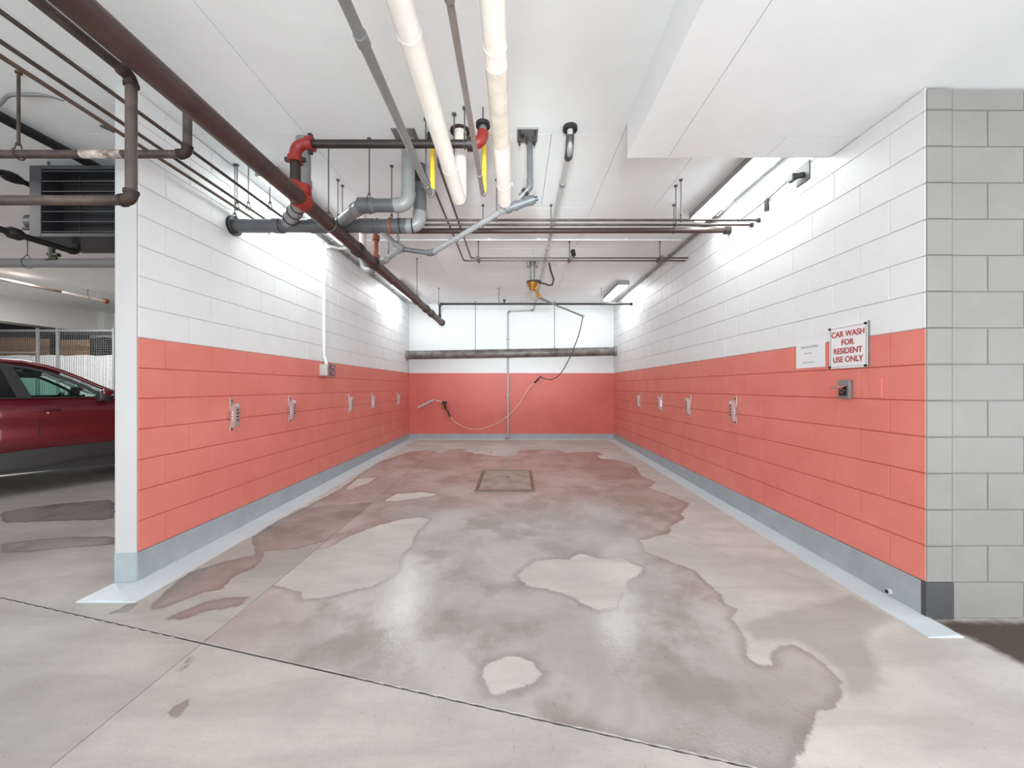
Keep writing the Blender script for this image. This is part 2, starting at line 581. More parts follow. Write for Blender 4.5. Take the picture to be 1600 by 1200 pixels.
def floor_mat():
    m = bpy.data.materials.new('stained_concrete')
    m.use_nodes = True
    nt = m.node_tree
    N, L = nt.nodes, nt.links
    b = N['Principled BSDF']
    geo = N.new('ShaderNodeNewGeometry')

    def noise(scale, detail=5, rough=.6, dist=0., vec=None):
        n = N.new('ShaderNodeTexNoise')
        n.inputs['Scale'].default_value = scale
        n.inputs['Detail'].default_value = detail
        n.inputs['Roughness'].default_value = rough
        n.inputs['Distortion'].default_value = dist
        L.new(vec or geo.outputs['Position'], n.inputs['Vector'])
        return n.outputs[0]

    def attr(n):
        a = N.new('ShaderNodeAttribute')
        a.attribute_name = n
        return a.outputs['Fac']

    def mathn(op, a, bb, c=None, clamp=False):
        n = N.new('ShaderNodeMath')
        n.operation = op
        n.use_clamp = clamp
        for i, s in enumerate((a, bb, c)):
            if s is None: continue
            if isinstance(s, (int, float)): n.inputs[i].default_value = s
            else: L.new(s, n.inputs[i])
        return n.outputs[0]

    def rng(x, a, bb, c=0., d=1.):
        n = N.new('ShaderNodeMapRange')
        n.interpolation_type = 'SMOOTHSTEP'
        for i, s in zip(range(1, 5), (a, bb, c, d)): n.inputs[i].default_value = s
        L.new(x, n.inputs[0])
        return n.outputs[0]

    def mix(f, a, bb, mode='MIX'):
        n = N.new('ShaderNodeMix')
        n.data_type = 'RGBA'
        n.blend_type = mode
        if isinstance(f, (int, float)): n.inputs[0].default_value = f
        else: L.new(f, n.inputs[0])
        for i, s in ((6, a), (7, bb)):
            if isinstance(s, tuple): n.inputs[i].default_value = (*s, 1)
            else: L.new(s, n.inputs[i])
        return n.outputs[2]
    mp = N.new('ShaderNodeMapping')
    mp.inputs['Rotation'].default_value = (0, 0, math.radians(-35))
    mp.inputs['Scale'].default_value = (.7, 3.2, 1)
    L.new(geo.outputs['Position'], mp.inputs['Vector'])
    streak = rng(noise(1.6, 7, .62, .8, mp.outputs[0]), .40, .66)
    cloud = rng(noise(1.1, 6, .6, .4), .36, .66)
    fine = rng(noise(26, 5, .7), .3, .7)
    edge = mathn('SUBTRACT', noise(13, 6, .7), .5)
    wetf = rng(mathn('ADD', attr('wet'), mathn('MULTIPLY', edge, .07)), -.007, .012)
    rim = rng(mathn('ABSOLUTE', mathn('SUBTRACT', mathn('ADD', attr('wet'), mathn('MULTIPLY', edge, .07)), .012), 0), 0., .05, 1., 0.)
    dry = mix(cloud, (.60, .57, .525), (.47, .445, .41))
    dry = mix(mathn('MULTIPLY', streak, .5), dry, (.38, .35, .32))
    dry = mix(mathn('MULTIPLY', fine, .12), dry, (.30, .27, .24))
    wet = mix(cloud, (.335, .31, .283), (.47, .445, .42))
    wet = mix(mathn('MULTIPLY', attr('mud'), .35), wet, (.31, .225, .185))
    wet = mix(mathn('MULTIPLY', rng(noise(1.9, 5, .6), .47, .64), .75), wet, (.26, .22, .19))
    col = mix(wetf, dry, wet)
    col = mix(mathn('MULTIPLY', mathn('MULTIPLY', rim, wetf), .35), col, (.16, .13, .115))
    sm = rng(mathn('ADD', attr('semi'), mathn('MULTIPLY', edge, .06)), -.03, .03)
    col = mix(mathn('MULTIPLY', sm, mathn('SUBTRACT', 1, wetf)), col, mix(.62, col, (.30, .27, .245)))
    col = mix(mathn('MULTIPLY', attr('falloff_tone'), .85), col, mix(1., col, (.70, .70, .69), 'MULTIPLY'))  # front and left slabs darkened in colour for the light falling off there
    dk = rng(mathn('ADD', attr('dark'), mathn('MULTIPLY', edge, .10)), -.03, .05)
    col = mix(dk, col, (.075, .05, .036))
    speck = rng(noise(55, 2, .5), .70, .74)
    col = mix(mathn('MULTIPLY', speck, .45), col, (.10, .085, .075))
    col = mix(rng(attr('joint'), .05, .6), col, (.03, .026, .024))
    L.new(col, b.inputs['Base Color'])
    r = mathn('SUBTRACT', .55, mathn('MULTIPLY', wetf, .44))
    r = mathn('ADD', r, mathn('MULTIPLY', cloud, .07))
    L.new(r, b.inputs['Roughness'])
    bp = N.new('ShaderNodeBump')
    bp.inputs['Strength'].default_value = .22
    bp.inputs['Distance'].default_value = .004
    L.new(mathn('ADD', noise(70, 4, .6), mathn('MULTIPLY', noise(6, 4, .5), 2.)), bp.inputs['Height'])
    L.new(bp.outputs[0], b.inputs['Normal'])
    return m


M_FLOOR = floor_mat()
floor_build()

# ------------------------------------------------------------------ walls of concrete blocks
XR, XL, YB = 2.295, -2.50, 8.92
YR0, YL0 = 2.13, 2.516
BL, BH = .4064, .2032
_mc = {}


def block_mesh(w, h, m):
    """chamfered block face, w along local x, h along z, standing proud toward -y"""
    k = (round(w, 4), round(h, 4), m.name)
    if k in _mc: return _mc[k]
    g, c, d = .002, .0028, .007
    x0, x1, z0, z1 = g, w - g, g, h - g
    vs = [(x0, 0, z0), (x1, 0, z0), (x1, 0, z1), (x0, 0, z1),
          (x0 + c, -d, z0 + c), (x1 - c, -d, z0 + c), (x1 - c, -d, z1 - c), (x0 + c, -d, z1 - c)]
    fs = [(4, 5, 6, 7), (0, 1, 5, 4), (1, 2, 6, 5), (2, 3, 7, 6), (3, 0, 4, 7)]
    me = bpy.data.meshes.new('block')
    me.from_pydata(vs, [], fs)
    me.materials.append(m)
    _mc[k] = me
    return me


def block_wall(parent, origin, rot, length, zmax_at, start_odd, mfun, far_from=None, z0=0., blen=BL):
    """blocks as children of parent. origin = lower left corner seen from the front"""
    R = Matrix.Rotation(rot, 4, 'Z')
    pl = world_loc(parent)
    jm = MB()
    joined_r, joined_w = MB(), MB()
    for c in range(0, 16):
        z = c * BH
        zt = min(z + BH, 9)
        s = start_odd if c % 2 else 0.
        cuts = [0.]
        x = s if s > 0 else blen
        while x < length - .02:
            cuts.append(x)
            x += blen
        cuts.append(length)
        for a, b in zip(cuts, cuts[1:]):
            mid = (a + b) / 2
            zlim = zmax_at(mid)
            if z >= zlim - .02: continue
            h = min(BH, zlim - z)
            m = mfun(c)
            if z + h < z0 + .02 or m is None: continue
            me = block_mesh(b - a, h, m)
            w = R @ Vector((a, 0, z)) + Vector(origin)
            if far_from is not None and far_from(mid):
                tgt = joined_r if c < 8 else joined_w
                tgt.add([R @ v.co + w for v in me.vertices], [list(p.vertices) for p in me.polygons])
                continue
            o = bpy.data.objects.new('block', me)
            COL.objects.link(o)
            o.parent = parent
            o.location = w - pl
            o.rotation_euler = (0, 0, rot)
    for j, m in ((joined_r, M_RED), (joined_w, M_WHITE)):
        if j.v:
            q = j.build('far_blocks', m, parent, recalc=False)
            q['kind'] = 'stuff'


paint = lambda c: None if c == 0 else (M_RED if c < 8 else M_WHITE)
# right wall (its blocks face -x)
wr = struct(MB().box(XR + .005, XR + .14, YR0 + .02, YB + .14, -.02, 1.6256), 'wall_right', M_REDJ)
struct(MB().box(XR + .0052, XR + .139, YR0 + .02, YB + .14, 1.6256, ZC), 'upper_wall', M_WHITEJ, wr)
# local x of the wall runs with +y here: rotate the face so that -y_local -> -x_world
# rotation -90deg: local x -> -y world, local -y -> -x world ; so start from the far end
LR = YB - YR0


def zlim_right(s):
    y = YB - s
    return 2.972 if y < 2.62 else ZC


def right_wall_blocks():
    pl = world_loc(wr)
    jr, jw = MB(), MB()
    rot = -math.pi / 2
    R = Matrix.Rotation(rot, 4, 'Z')
    for c in range(1, 16):
        z = c * BH
        m = M_RED if c < 8 else M_WHITE
        cuts = [YR0]
        y = YR0 + (.2066 if c % 2 else BL + .0034)
        while y < YB - .02:
            cuts.append(y); y += BL
        cuts.append(YB)
        for a, b in zip(cuts, cuts[1:]):
            zl = 2.972 if a < 2.55 else ZC
            if z >= zl - .02: continue
            h = min(BH, zl - z)
            me = block_mesh(b - a, h, m)
            w = Vector((XR + .005, b, z))
            if a > 7.4:
                (jr if c < 8 else jw).add([R @ v.co + w for v in me.vertices], [list(p.vertices) for p in me.polygons])
                continue
            o = bpy.data.objects.new('block', me)
            COL.objects.link(o)
            o.parent = wr
            o.location = w - pl
            o.rotation_euler = (0, 0, rot)
    for j, m in ((jr, M_RED), (jw, M_WHITE)):
        q = j.build('far_blocks', m, wr, recalc=False)
        q['kind'] = 'stuff'


right_wall_blocks()

wl = struct(MB().box(XL - .14, XL - .005, YL0 + .003, YB + .14, -.02, 1.6256), 'wall_left', M_REDJ)
struct(MB().box(XL - .139, XL - .0052, YL0 + .003, YB + .14, 1.6256, ZC), 'upper_wall', M_WHITEJ, wl)


def left_wall_blocks():
    pl = world_loc(wl)
    jr, jw = MB(), MB()
    rot = math.pi / 2
    R = Matrix.Rotation(rot, 4, 'Z')
    for c in range(1, 16):
        z = c * BH
        m = M_RED if c < 8 else M_WHITE
        cuts = [YL0 + .004]
        y = YL0 + (.203 if c % 2 else BL)
        while y < YB - .02:
            cuts.append(y); y += BL
        cuts.append(YB)
        for a, b in zip(cuts, cuts[1:]):
            h = min(BH, ZC - z)
            if h < .02: continue
            me = block_mesh(b - a, h, m)
            w = Vector((XL - .005, a, z))
            if a > 7.4:
                (jr if c < 8 else jw).add([R @ v.co + w for v in me.vertices], [list(p.vertices) for p in me.polygons])
                continue
            o = bpy.data.objects.new('block', me)
            COL.objects.link(o)
            o.parent = wl
            o.location = w - pl
            o.rotation_euler = (0, 0, rot)
    for j, m in ((jr, M_RED), (jw, M_WHITE)):
        q = j.build('far_blocks', m, wl, recalc=False)
        q['kind'] = 'stuff'


left_wall_blocks()
# smooth white end face of the left wall and its grey foot
struct(MB().box(XL - .142, XL - .0005, YL0 - .006, YL0 + .003, BH, ZC), 'end_face', M_PIER, wl)
struct(MB().box(XL - .144, XL + .001, YL0 - .009, YL0 + .003, -.02, BH), 'end_base', M_BASE, wl)

# front wall right of the bay
XF = XR + .147
wf = struct(MB().box(XF + .003, 6.9, YR0 + .011, YR0 + .15, -.02, 2.965), 'wall_front', M_GREYJ)
struct(MB().box(XR + .0052, XF, YR0 + .006, YR0 + .02, BH, 2.965), 'wall_end', M_GREYJ, wf)


def front_blocks():
    pl = world_loc(wf)
    for c in range(0, 15):
        z = c * BH
        h = min(BH, 2.965 - z)
        if c > 0:
            o = bpy.data.objects.new('block', block_mesh(XF - XR - .001, h, M_GREYW))
            COL.objects.link(o); o.parent = wf
            o.location = Vector((XR - .001, YR0 + .003, z)) - pl
        cuts = [XF + .001]
        x = XF + (.2032 if c % 2 else BL)
        if c >= 0:
            while x < 4.2:
                cuts.append(x); x += BL
        for a, b in zip(cuts, cuts[1:]):
            o = bpy.data.objects.new('block', block_mesh(b - a, h, M_GREYW))
            COL.objects.link(o); o.parent = wf
            o.location = Vector((a, YR0 + .011, z)) - pl


front_blocks()
struct(MB().box(XR - .0075, XF, YR0 - .008, YR0 + .02, -.02, BH + .002), 'end_base', M_BASED, wf)

# back wall: cast concrete, painted in two colours
wb = struct(MB().box(XL - .13, XR + .13, YB, YB + .2, -.02, 1.6256), 'wall_back', M_REDW)
struct(MB().box(XL - .13, XR + .13, YB, YB + .2, 1.6256, ZC), 'upper_wall', M_WHITE, wb)

# grey painted bases and pale kerb strips
struct(MB().box(XR - .007, XR + .004, YR0 + .001, YB, -.01, BH), 'baseboard_right', M_BASE)
struct(MB().box(XL - .006, XL + .007, YL0 - .006, YB, -.01, BH), 'baseboard_left', M_BASE)
struct(MB().box(XL + .007, XR - .007, YB - .009, YB + .002, .02, BH), 'baseboard_back', M_BASE)


def strip(name, xa, xb, y0, y1, h):
    """sloped pale kerb, high at the wall xa, thin at xb"""
    mb = MB()
    n = 14
    for i in range(n + 1):
        y = y0 + (y1 - y0) * i / n
        z = fz(y)
        mb.v += [(xa, y, z - .02), (xa, y, z + h), (xb, y, z + .006), (xb, y, z - .02)]
    for i in range(n):
        a, b = i * 4, i * 4 + 4
        mb.f += [(a, a + 1, b + 1, b), (a + 1, a + 2, b + 2, b + 1), (a + 2, a + 3, b + 3, b + 2), (a + 3, a, b, b + 3)]
    mb.f += [(0, 1, 2, 3), (n * 4, n * 4 + 3, n * 4 + 2, n * 4 + 1)]
    return struct(mb, name, M_BASEL)


strip('trim_1', XL + .004, XL + .215, 2.287, YB - .01, .016)
strip('trim_2', XR - .004, XR - .165, 1.966, YB - .01, .016)
strip('trim_3', XL + .004, XL - .145, 2.287, 2.50, .016)
strip('trim_4', XR - .004, XR + .02, 1.966, 2.128, .016)
struct(MB().box(XL + .2, XR - .16, YB - .10, YB - .008, .05, .088), 'trim_5', M_BASEL)

# ------------------------------------------------------------------ ceiling
ce = struct(MB().box(-14, 7, -3.4, 12, ZC + .02, ZC + .2), 'ceiling', M_CEILD)


def panel(x0, x1, y0, y1, z=ZC, par=ce, g=.002, m=M_CEIL, t=.02):
    MB().box(x0 + g, x1 - g, y0 + g, y1 - g, z, z + t).build('panel', m, par)


rows = [(-3.4, -1.9), (-1.9, .52), (.52, 2.94), (2.94, 4.15), (4.15, 5.37), (5.37, 6.60), (6.60, 7.8), (7.8, YB)]
for i, (a, b) in enumerate(rows):
    if b <= 2.95:
        xs = [-2.64, -1.63, .83, 3.27, 7.0]
    elif b < 4.2:
        xs = [-2.50, -1.63, .276, .83, 1.50, XR]
    else:
        xs = [-2.50, -1.2, .25, 1.46, XR] if i % 2 else [-2.50, -.9, .83, XR]
    for xa, xb in zip(xs, xs[1:]):
        panel(xa, xb, a, b)
for a, b in [(-3.4, -1.9), (-1.9, .52), (.52, 2.94), (2.94, 5.37), (5.37, 8.0), (8.0, 12)]:
    for xa, xb in [(-14, -8.75), (-8.75, -5.2), (-5.2, -2.64)]:
        panel(xa, xb, a, b)

# boxed-in soffit over the front right
ZS = 2.972
so = struct(MB().box(.834, 6.9, -3.3, 2.765, ZS + .02, ZC - .002), 'ceiling_soffit', M_CEILD)
struct(MB().box(.814, .834, -3.3, 2.784, ZS, ZC - .001), 'side_board', M_CEIL, so)
struct(MB().box(.834, XR - .001, 2.765, 2.784, ZS, ZC - .001), 'end_board', M_CEIL, so)
for x0, x1, y0, y1 in [(.834, 1.11, -3.3, 2.765), (1.11, 3.5, -1.2, 2.553), (3.5, 6.9, -1.2, 2.12), (1.11, 6.9, -3.3, -1.2), (1.11, 1.82, 2.553, 2.765), (1.82, XR, 2.553, 2.765)]:
    panel(x0, x1, y0, y1, ZS, so, g=.002)
MB().box(.812, .850, -3.3, 2.786, ZS - .003, ZS).build('corner_bead', M_CEIL, so)
# dark gap over the wall head
struct(MB().box(XR + .01, 6.8, YR0 + .02, YR0 + .14, 2.965, ZS), 'joint_strip', M_CEILD, wf)

# ------------------------------------------------------------------ neighbouring parking area, left
struct(MB().box(-14, -2.64, 11.5, 11.7, 0, ZC), 'wall_parking', M_SHADE)
struct(MB().box(-14, -13.8, -3.4, 11.5, 0, ZC), 'wall_far_left', M_SHADE)
bmz = struct(MB().box(-11.3, -10.9, 2, 10.1, 2.70, ZC), 'trim_6', M_BEAM)
MB().box(-10.9, -10.885, 2, 10.0, 2.70, 2.95).build('lower_board', M_BEAM, bmz)
MB().box(-11.3, -2.7, 10.1, 10.3, 2.60, ZC).build('cross_beam', M_BEAM, bmz)
MB().box(-10.9, -10.7, 9.9, 10.12, 2.60, ZC).build('corner_post', M_BEAM, bmz)


# fence of the storage cage
def fence():
    Y = 8.4
    t = thing('wire_fence', 'grey wire mesh fence backed by white vertical plastic slats behind the red car', 'fence', (-9.3, Y, 0))
    zt = CZ + 90 * Y / F
    posts = [-14 + .3, (59 - 806) * Y / F, (90 - 806) * Y / F, (178 - 806) * Y / F]
    for x in posts:
        MB().box(x - .022, x + .022, Y - .022, Y + .022, fz(Y), zt + .03, .004).build('post', M_POST, t)
    MB().box(-13.7, (178 - 806) * Y / F, Y - .02, Y + .02, zt - .045, zt, .004).build('top_rail', M_POST, t)
    MB().box(-13.7, (178 - 806) * Y / F, Y - .02, Y + .02, .16, .2, .004).build('bottom_rail', M_POST, t)
    MB().box(-13.7, posts[1], Y - .012, Y + .012, zt - .52, zt - .49, .003).build('middle_rail', M_POST, t)
    w = MB()
    x = -13.7
    while x < posts[3]:
        w.box(x, x + .004, Y - .003, Y + .001, .18, zt); x += .05
    z = .2
    while z < zt:
        w.box(-13.7, (178 - 806) * Y / F, Y - .003, Y + .001, z, z + .004); z += .05
    o = w.build('wire_mesh', M_MESHM, t); o['kind'] = 'stuff'
    s = MB()
    x = -13.68
    while x < posts[3]:
        s.box(x, x + .030, Y + .024, Y + .03, .2, 2.0 + .01 * math.sin(x * 9)); x += .0385
    o = s.build('slats', M_SLAT, t); o['kind'] = 'stuff'
    MB().box(-13.7, (178 - 806) * Y / F, Y + .05, Y + .06, .2, 1.98).build('backing_sheet', M_MESHM, t)


fence()
for i, (a, b, lab) in enumerate([(-806 + 0, 56, 'long tan plywood sheet above the slats, leftmost behind the fence'), (62, 76, 'narrow tan plywood sheet between the two fence posts'), (94, 139, 'tan plywood sheet behind the fence, nearest the white wall end')]):
    Y = 9.2
    xa = -13.7 if i == 0 else (a - 806) * Y / F
    xb = (b - 806) * Y / F
    t = thing('plywood_sheet', lab, 'plywood', ((xa + xb) / 2, Y, 0), 'plywood sheets in the storage cage')
    z = fz(Y)
    MB().box(xa, xb, Y, Y + .03, z, 2.50 - .03 * i, .004).build('board', M_WOOD, t)
    MB().box(xa, xb, Y - .03, Y, 2.2, 2.23, .003).build('batten', M_WOOD, t)
tag(MB().box(-13.7, -8.2, 8.95, 9.05, 2.53, 2.60, .005).build('shelf_beam', M_DARK), 'dark steel shelf beam running above the tan plywood behind the fence', 'shelf beam')
tag(MB().box((142 - 806) * 9.3 / F, (158 - 806) * 9.3 / F, 9.3, 9.45, fz(9.3), 2.5, .01).build('storage_rack', M_DARK), 'dark storage rack upright beside the tan plywood behind the fence', 'rack')


# ------------------------------------------------------------------ red car
def car():
    DX, DY = .545, .839                      # heading of the car on the floor
    A = (-5.89, 4.35)                        # where its near side passes the left edge of the picture

    def X(px, ins=0.):
        r = (px - 806) / F
        ax, ay = A[0] - DY * ins, A[1] + DX * ins
        return (-ax + r * ay) / (DX - DY * r)

    def Z(py, px, ins=0.):
        return CZ + (605 - py) * (A[1] + DX * ins + DY * X(px, ins)) / F
    W = 1.82
    hw = W / 2
    yc = 0.
    t = thing('car', 'dark red crossover car with black lower cladding parked before the wire fence', 'car', (0, 0, 0))
    belt = 1.132
    xr, xf = -2.0, 2.4
    st = [xr, xr + .05, xr + .25, -1.4, -.5, .1, .7, .98, 1.3, 1.7, 2.1, 2.35, xf]
    wsc = [.70, .80, .93, .98, 1, 1, 1, .995, .985, .96, .90, .80, .72]
    top = [1.0, 1.05, belt, belt, belt, belt, belt - .005, belt - .02, belt - .06, belt - .12, belt - .22, .80, .70]
    mb = MB()
    for x, w, tp in zip(st, wsc, top):
        zs = .44
        rows = [(.955, zs), (1.0, .52), (.985, .72), (.972, .80), (1.0, .88), (.985, 1.0), (.96, 1.08), (.94, 1.12)]
        out = [(a * w * hw, zs + (z - zs) / (1.12 - zs) * (tp - zs)) for a, z in rows]
        mb.v += [(x, -a, z) for a, z in out] + [(x, -.5 * w * hw, tp + .03), (x, .5 * w * hw, tp + .03)] + [(x, a, z) for a, z in reversed(out)]
    n = 18
    for i in range(len(st) - 1):
        for k in range(n - 1):
            if k in (7, 8, 9) and 3 <= i < 7: continue
            a, b = i * n, (i + 1) * n
            mb.f.append((a + k, a + k + 1, b + k + 1, b + k))
    mb.f.append(tuple(range(n)))
    mb.f.append(tuple((len(st) - 1) * n + k for k in range(n)))
    mb.build('body', M_CARP, t, 35)
    MB().box(xr + .2, xf - .3, -hw + .15, hw - .15, .40, .46).build('floor_pan', M_SEAT, t)
    cl0, cl6, cl18 = Z(713, 0), Z(705, 60), Z(692, 180)
    sb0, sb6, sb18 = Z(744, 0), Z(737, 60), Z(726, 180)
    for sd in (-1, 1):
        yy = sd * hw
        pts = [(-1.8, .30), (-1.8, .46), (X(0), cl0), (X(60), cl6), (X(180), cl18), (2.2, .62), (2.2, .36), (X(180), sb18 - .02), (X(0), sb0 - .02)]
        MB().prism([(x, yy + sd * .012, z) for x, z in pts], (0, -sd * .06, 0)).build('side_cladding', M_CLAD, t)
        MB().tube([(-.7, yy + sd * .03, sb0), (X(0), yy + sd * .03, Z(742, 0)), (X(55), yy + sd * .03, Z(734, 55)), (X(120), yy + sd * .03, Z(720, 120)), (X(180), yy + sd * .03, Z(712, 180)), (1.2, yy + sd * .02, Z(708, 180))], .012, 6).build('sill_strip', M_CLAD, t)
        # glass house
        bot, tp = hw - .045, hw - .22

        def G(x, z, ins=0.):
            f = (z - belt) / (1.58 - belt)
            return Vector((x, sd * (bot + (tp - bot) * f - ins), z))
        I = .15
        us = [X(q, I) for q in (0, 20, 45, 75, 105, 130, 152)]
        uz = [Z(q, p, I) for q, p in ((573, 0), (576, 20), (579, 45), (586, 75), (597, 105), (608, 130), (619, 152))]
        zt = lambda x: float(np.interp(x, [-1.4, -.7] + us, [1.38, 1.52] + uz))

        def pane(nm, poly, m, ins, d=.006):
            return MB().prism([G(x, z, ins) for x, z in poly], (0, -sd * d, 0)).build(nm, m, t)
        pane('front_side_window', [(X(50, .05), belt), (X(154, .05), belt)] + [(x, zt(x)) for x in reversed(us[1:])], M_GLASS, .012)
        pane('rear_side_window', [(-.95, belt), (X(30, .05), belt), (us[0], zt(us[0])), (-.55, zt(-.55))], M_DGLASS if sd < 0 else M_GLASS, .012)
        pane('centre_pillar', [(X(27, .05), belt), (X(51, .05), belt), (us[1], zt(us[1])), (X(-2, I), zt(X(-2, I)))], M_CLAD, 0., .03)
        pane('rear_quarter', [(-1.7, belt), (-.93, belt), (-.53, zt(-.55)), (-1.4, 1.38)], M_CARP, 0., .03)
        fx_ = [X(-60, I)] + us + [X(168, .06), X(178, .03)]
        fz_ = [zt(fx_[0])] + uz + [Z(625, 168, .06), belt]
        MB().tube([G(x, z + .004, .012) for x, z in zip(fx_, fz_)], .018, 8).build('window_frame', M_CLAD, t, 50)
        rq = [(0, 567), (37, 569), (75, 577), (100, 585), (125, 595), (150, 606), (180, 618)]
        rx = [-1.2, -.7] + [X(p, I) for p, q in rq] + [X(205, .1)]
        rz = [1.46, 1.55] + [Z(q, p, I) for p, q in rq] + [belt + .0]
        MB().tube([G(x, z, .0) for x, z in zip(rx, rz)], .022, 8).build('roof_rail', M_CARP, t, 50)
        MB().tube([G(x, z + .020, .0) for x, z in zip(rx, rz)], .006, 6).build('rail_trim', M_CHROME, t, 50)
        MB().tube([(-.95, sd * (bot + .012), belt + .004), (X(155, .04), sd * (bot + .012), belt + .004)], .010, 6).build('belt_moulding', M_CLAD, t)
        # mirror
        mx = X(153, -.05)
        mr = MB().box(mx, mx + .10, sd * (hw - .03), sd * (hw + .13), belt - .05, belt + .09, .02).build('mirror', M_CLAD, t, 40)
        MB().box(mx + .03, mx + .115, sd * (hw - .0), sd * (hw + .135), belt + .02, belt + .10, .015).build('mirror_cap', M_CARP, mr, 40)
        # handle
        hz = Z(645, 80)
        hb = MB().tube([(X(60), sd * (hw - .02), hz), (X(66), sd * (hw + .03), hz + .004), (X(88), sd * (hw + .03), hz + .006), (X(97), sd * (hw - .02), hz + .002)], .013, 8, rs=[.009, .016, .015, .008]).build('door_handle', M_CARP, t, 50)
        MB().cyl((X(75), sd * (hw - .03), hz - .03), (X(75), sd * (hw + .005), hz - .03), .013, 10).build('lock', M_CHROME, hb)
        MB().tube([(X(a), sd * (hw * k + .001), Z(b, a)) for a, b, k in [(42, 628, .94), (50, 640, .965), (56, 655, .985), (59.5, 672, 1.0), (60.5, 685, .985), (61, 695, .98), (62, 704, .99), (62.5, 716, 1.015)]], .005, 6).build('door_seam', M_BLACK, t)
        for xw in (1.56, -1.08):
            w = MB().tube([(xw, sd * (hw - .22), .335), (xw, sd * (hw - .20), .335), (xw, sd * (hw - .03), .335), (xw, sd * (hw - .01), .335)], .33, 28, rs=[.29, .335, .335, .29])
            wh = w.build('wheel', M_TIRE, t, 40)
            rr = MB().cyl((xw, sd * (hw - .05), .335), (xw, sd * (hw - .002), .335), .22, 24)
            for k in range(5):
                a = k * 2 * math.pi / 5
                rr.tube([(xw, sd * (hw + .004), .335), (xw + .2 * math.cos(a), sd * (hw - .004), .335 + .2 * math.sin(a))], .025, 6)
            rr.build('rim', M_RIM, wh, 40)
            MB().tube([(xw + .37 * math.cos(a), sd * (hw + .004), .335 + .37 * math.sin(a)) for a in np.linspace(0, math.pi, 13)], .03, 6).build('wheel_arch', M_CLAD, t, 50)
    # roof
    I = .17
    rp = [(-1.62, 1.36), (-1.4, 1.46), (-.7, 1.56)] + [(X(p, I), Z(q, p, I) - .0) for p, q in ((0, 566), (37, 568), (75, 576), (95, 583))]
    mb = MB()
    for x, z in rp:
        for a, dz in ((-1, -.03), (-.93, -.012), (-.6, -.002), (0, .004), (.6, -.002), (.93, -.012), (1, -.03)):
            mb.v.append((x, a * (hw - .22), z + dz))
    for i in range(len(rp) - 1):
        for k in range(6):
            a, b = i * 7, i * 7 + 7
            mb.f.append((a + k, a + k + 1, b + k + 1, b + k))
    r = mb.build('roof', M_CARP, t, 40)
    sm_ = r.modifiers.new('solid', 'SOLIDIFY'); sm_.thickness = .025

    def screen(nm, x0, z0, x1, z1):
        w0, w1 = hw - .1, hw - .24
        MB().add([(x0, -w0, z0), (x0, w0, z0), (x1, w1, z1), (x1, -w1, z1)], [(0, 1, 2, 3)]).build(nm, M_GLASS, t)
    screen('windscreen', 1.0, belt - .0, rp[-1][0], rp[-1][1] - .02)
    screen('rear_screen', -1.85, belt, -1.6, 1.36)
    MB().box(.72, 1.0, -hw + .12, hw - .12, belt - .14, belt - .015, .02).build('dashboard', M_SEAT, t)
    for y in (-hw + .42, hw - .42):
        q = MB().box(-.02, .10, y - .24, y + .24, .5, 1.06, .04)
        q.box(.0, .5, y - .24, y + .24, .5, .66, .04)
        q.build('front_seat', M_SEAT, t, 40)
    MB().tube([(.58 + .05 * math.cos(a), hw - .45 + .17 * math.sin(a), belt - .08 + .14 * math.cos(a)) for a in np.linspace(0, 2 * math.pi, 17)[:-1]], .014, 8, closed=True).build('steering_wheel', M_SEAT, t, 50)
    MB().box(.66, .69, -.13, .13, 1.20, 1.27, .01).build('interior_mirror', M_SEAT, t)
    MB().box(X(24, .3), X(62, .3), -hw + .26, -hw + .6, Z(594, 45, .3), Z(584, 45, .3), .01).build('sun_visor', M_SEAT, t)
    for sd in (-1, 1):
        MB().box(xf - .25, xf + .0, sd * .45, sd * .72, .66, .78, .03).build('headlamp', M_CHROME, t, 40)
    MB().box(xf - .1, xf + .03, -.5, .5, .34, .5, .02).build('bumper_grille', M_CLAD, t)
    yaw = math.atan2(DY, DX)
    t.rotation_euler = (0, 0, yaw)
    t.location = (A[0] - DY * hw, A[1] + DX * hw, fz(5))


car()

# ------------------------------------------------------------------ floor drain
dx0, dx1, dy0, dy1 = -.50, .235, 4.62, 5.76
dz = fz(5.2)
dr = thing('floor_drain_cover', 'rusty muddy steel drain cover set in the wet floor near the back', 'drain cover', (-.13, 5.19, dz))
for q in [(dx0, dx1, dy0, dy0 + .035), (dx0, dx1, dy1 - .035, dy1), (dx0, dx0 + .035, dy0 + .035, dy1 - .035), (dx1 - .035, dx1, dy0 + .035, dy1 - .035)]:
    MB().box(*q, dz - .012, dz + .010, .002).build('frame_bar', M_FRAME, dr)
MB().box(dx0 + .042, dx1 - .042, dy0 + .045, dy1 - .045, dz - .012, dz + .008, .002).build('plate', M_DRAIN, dr)
MB().cyl((-.11, 5.30, dz), (-.11, 5.30, dz + .012), .018, 12).build('lifting_hole', M_BLACK, dr)

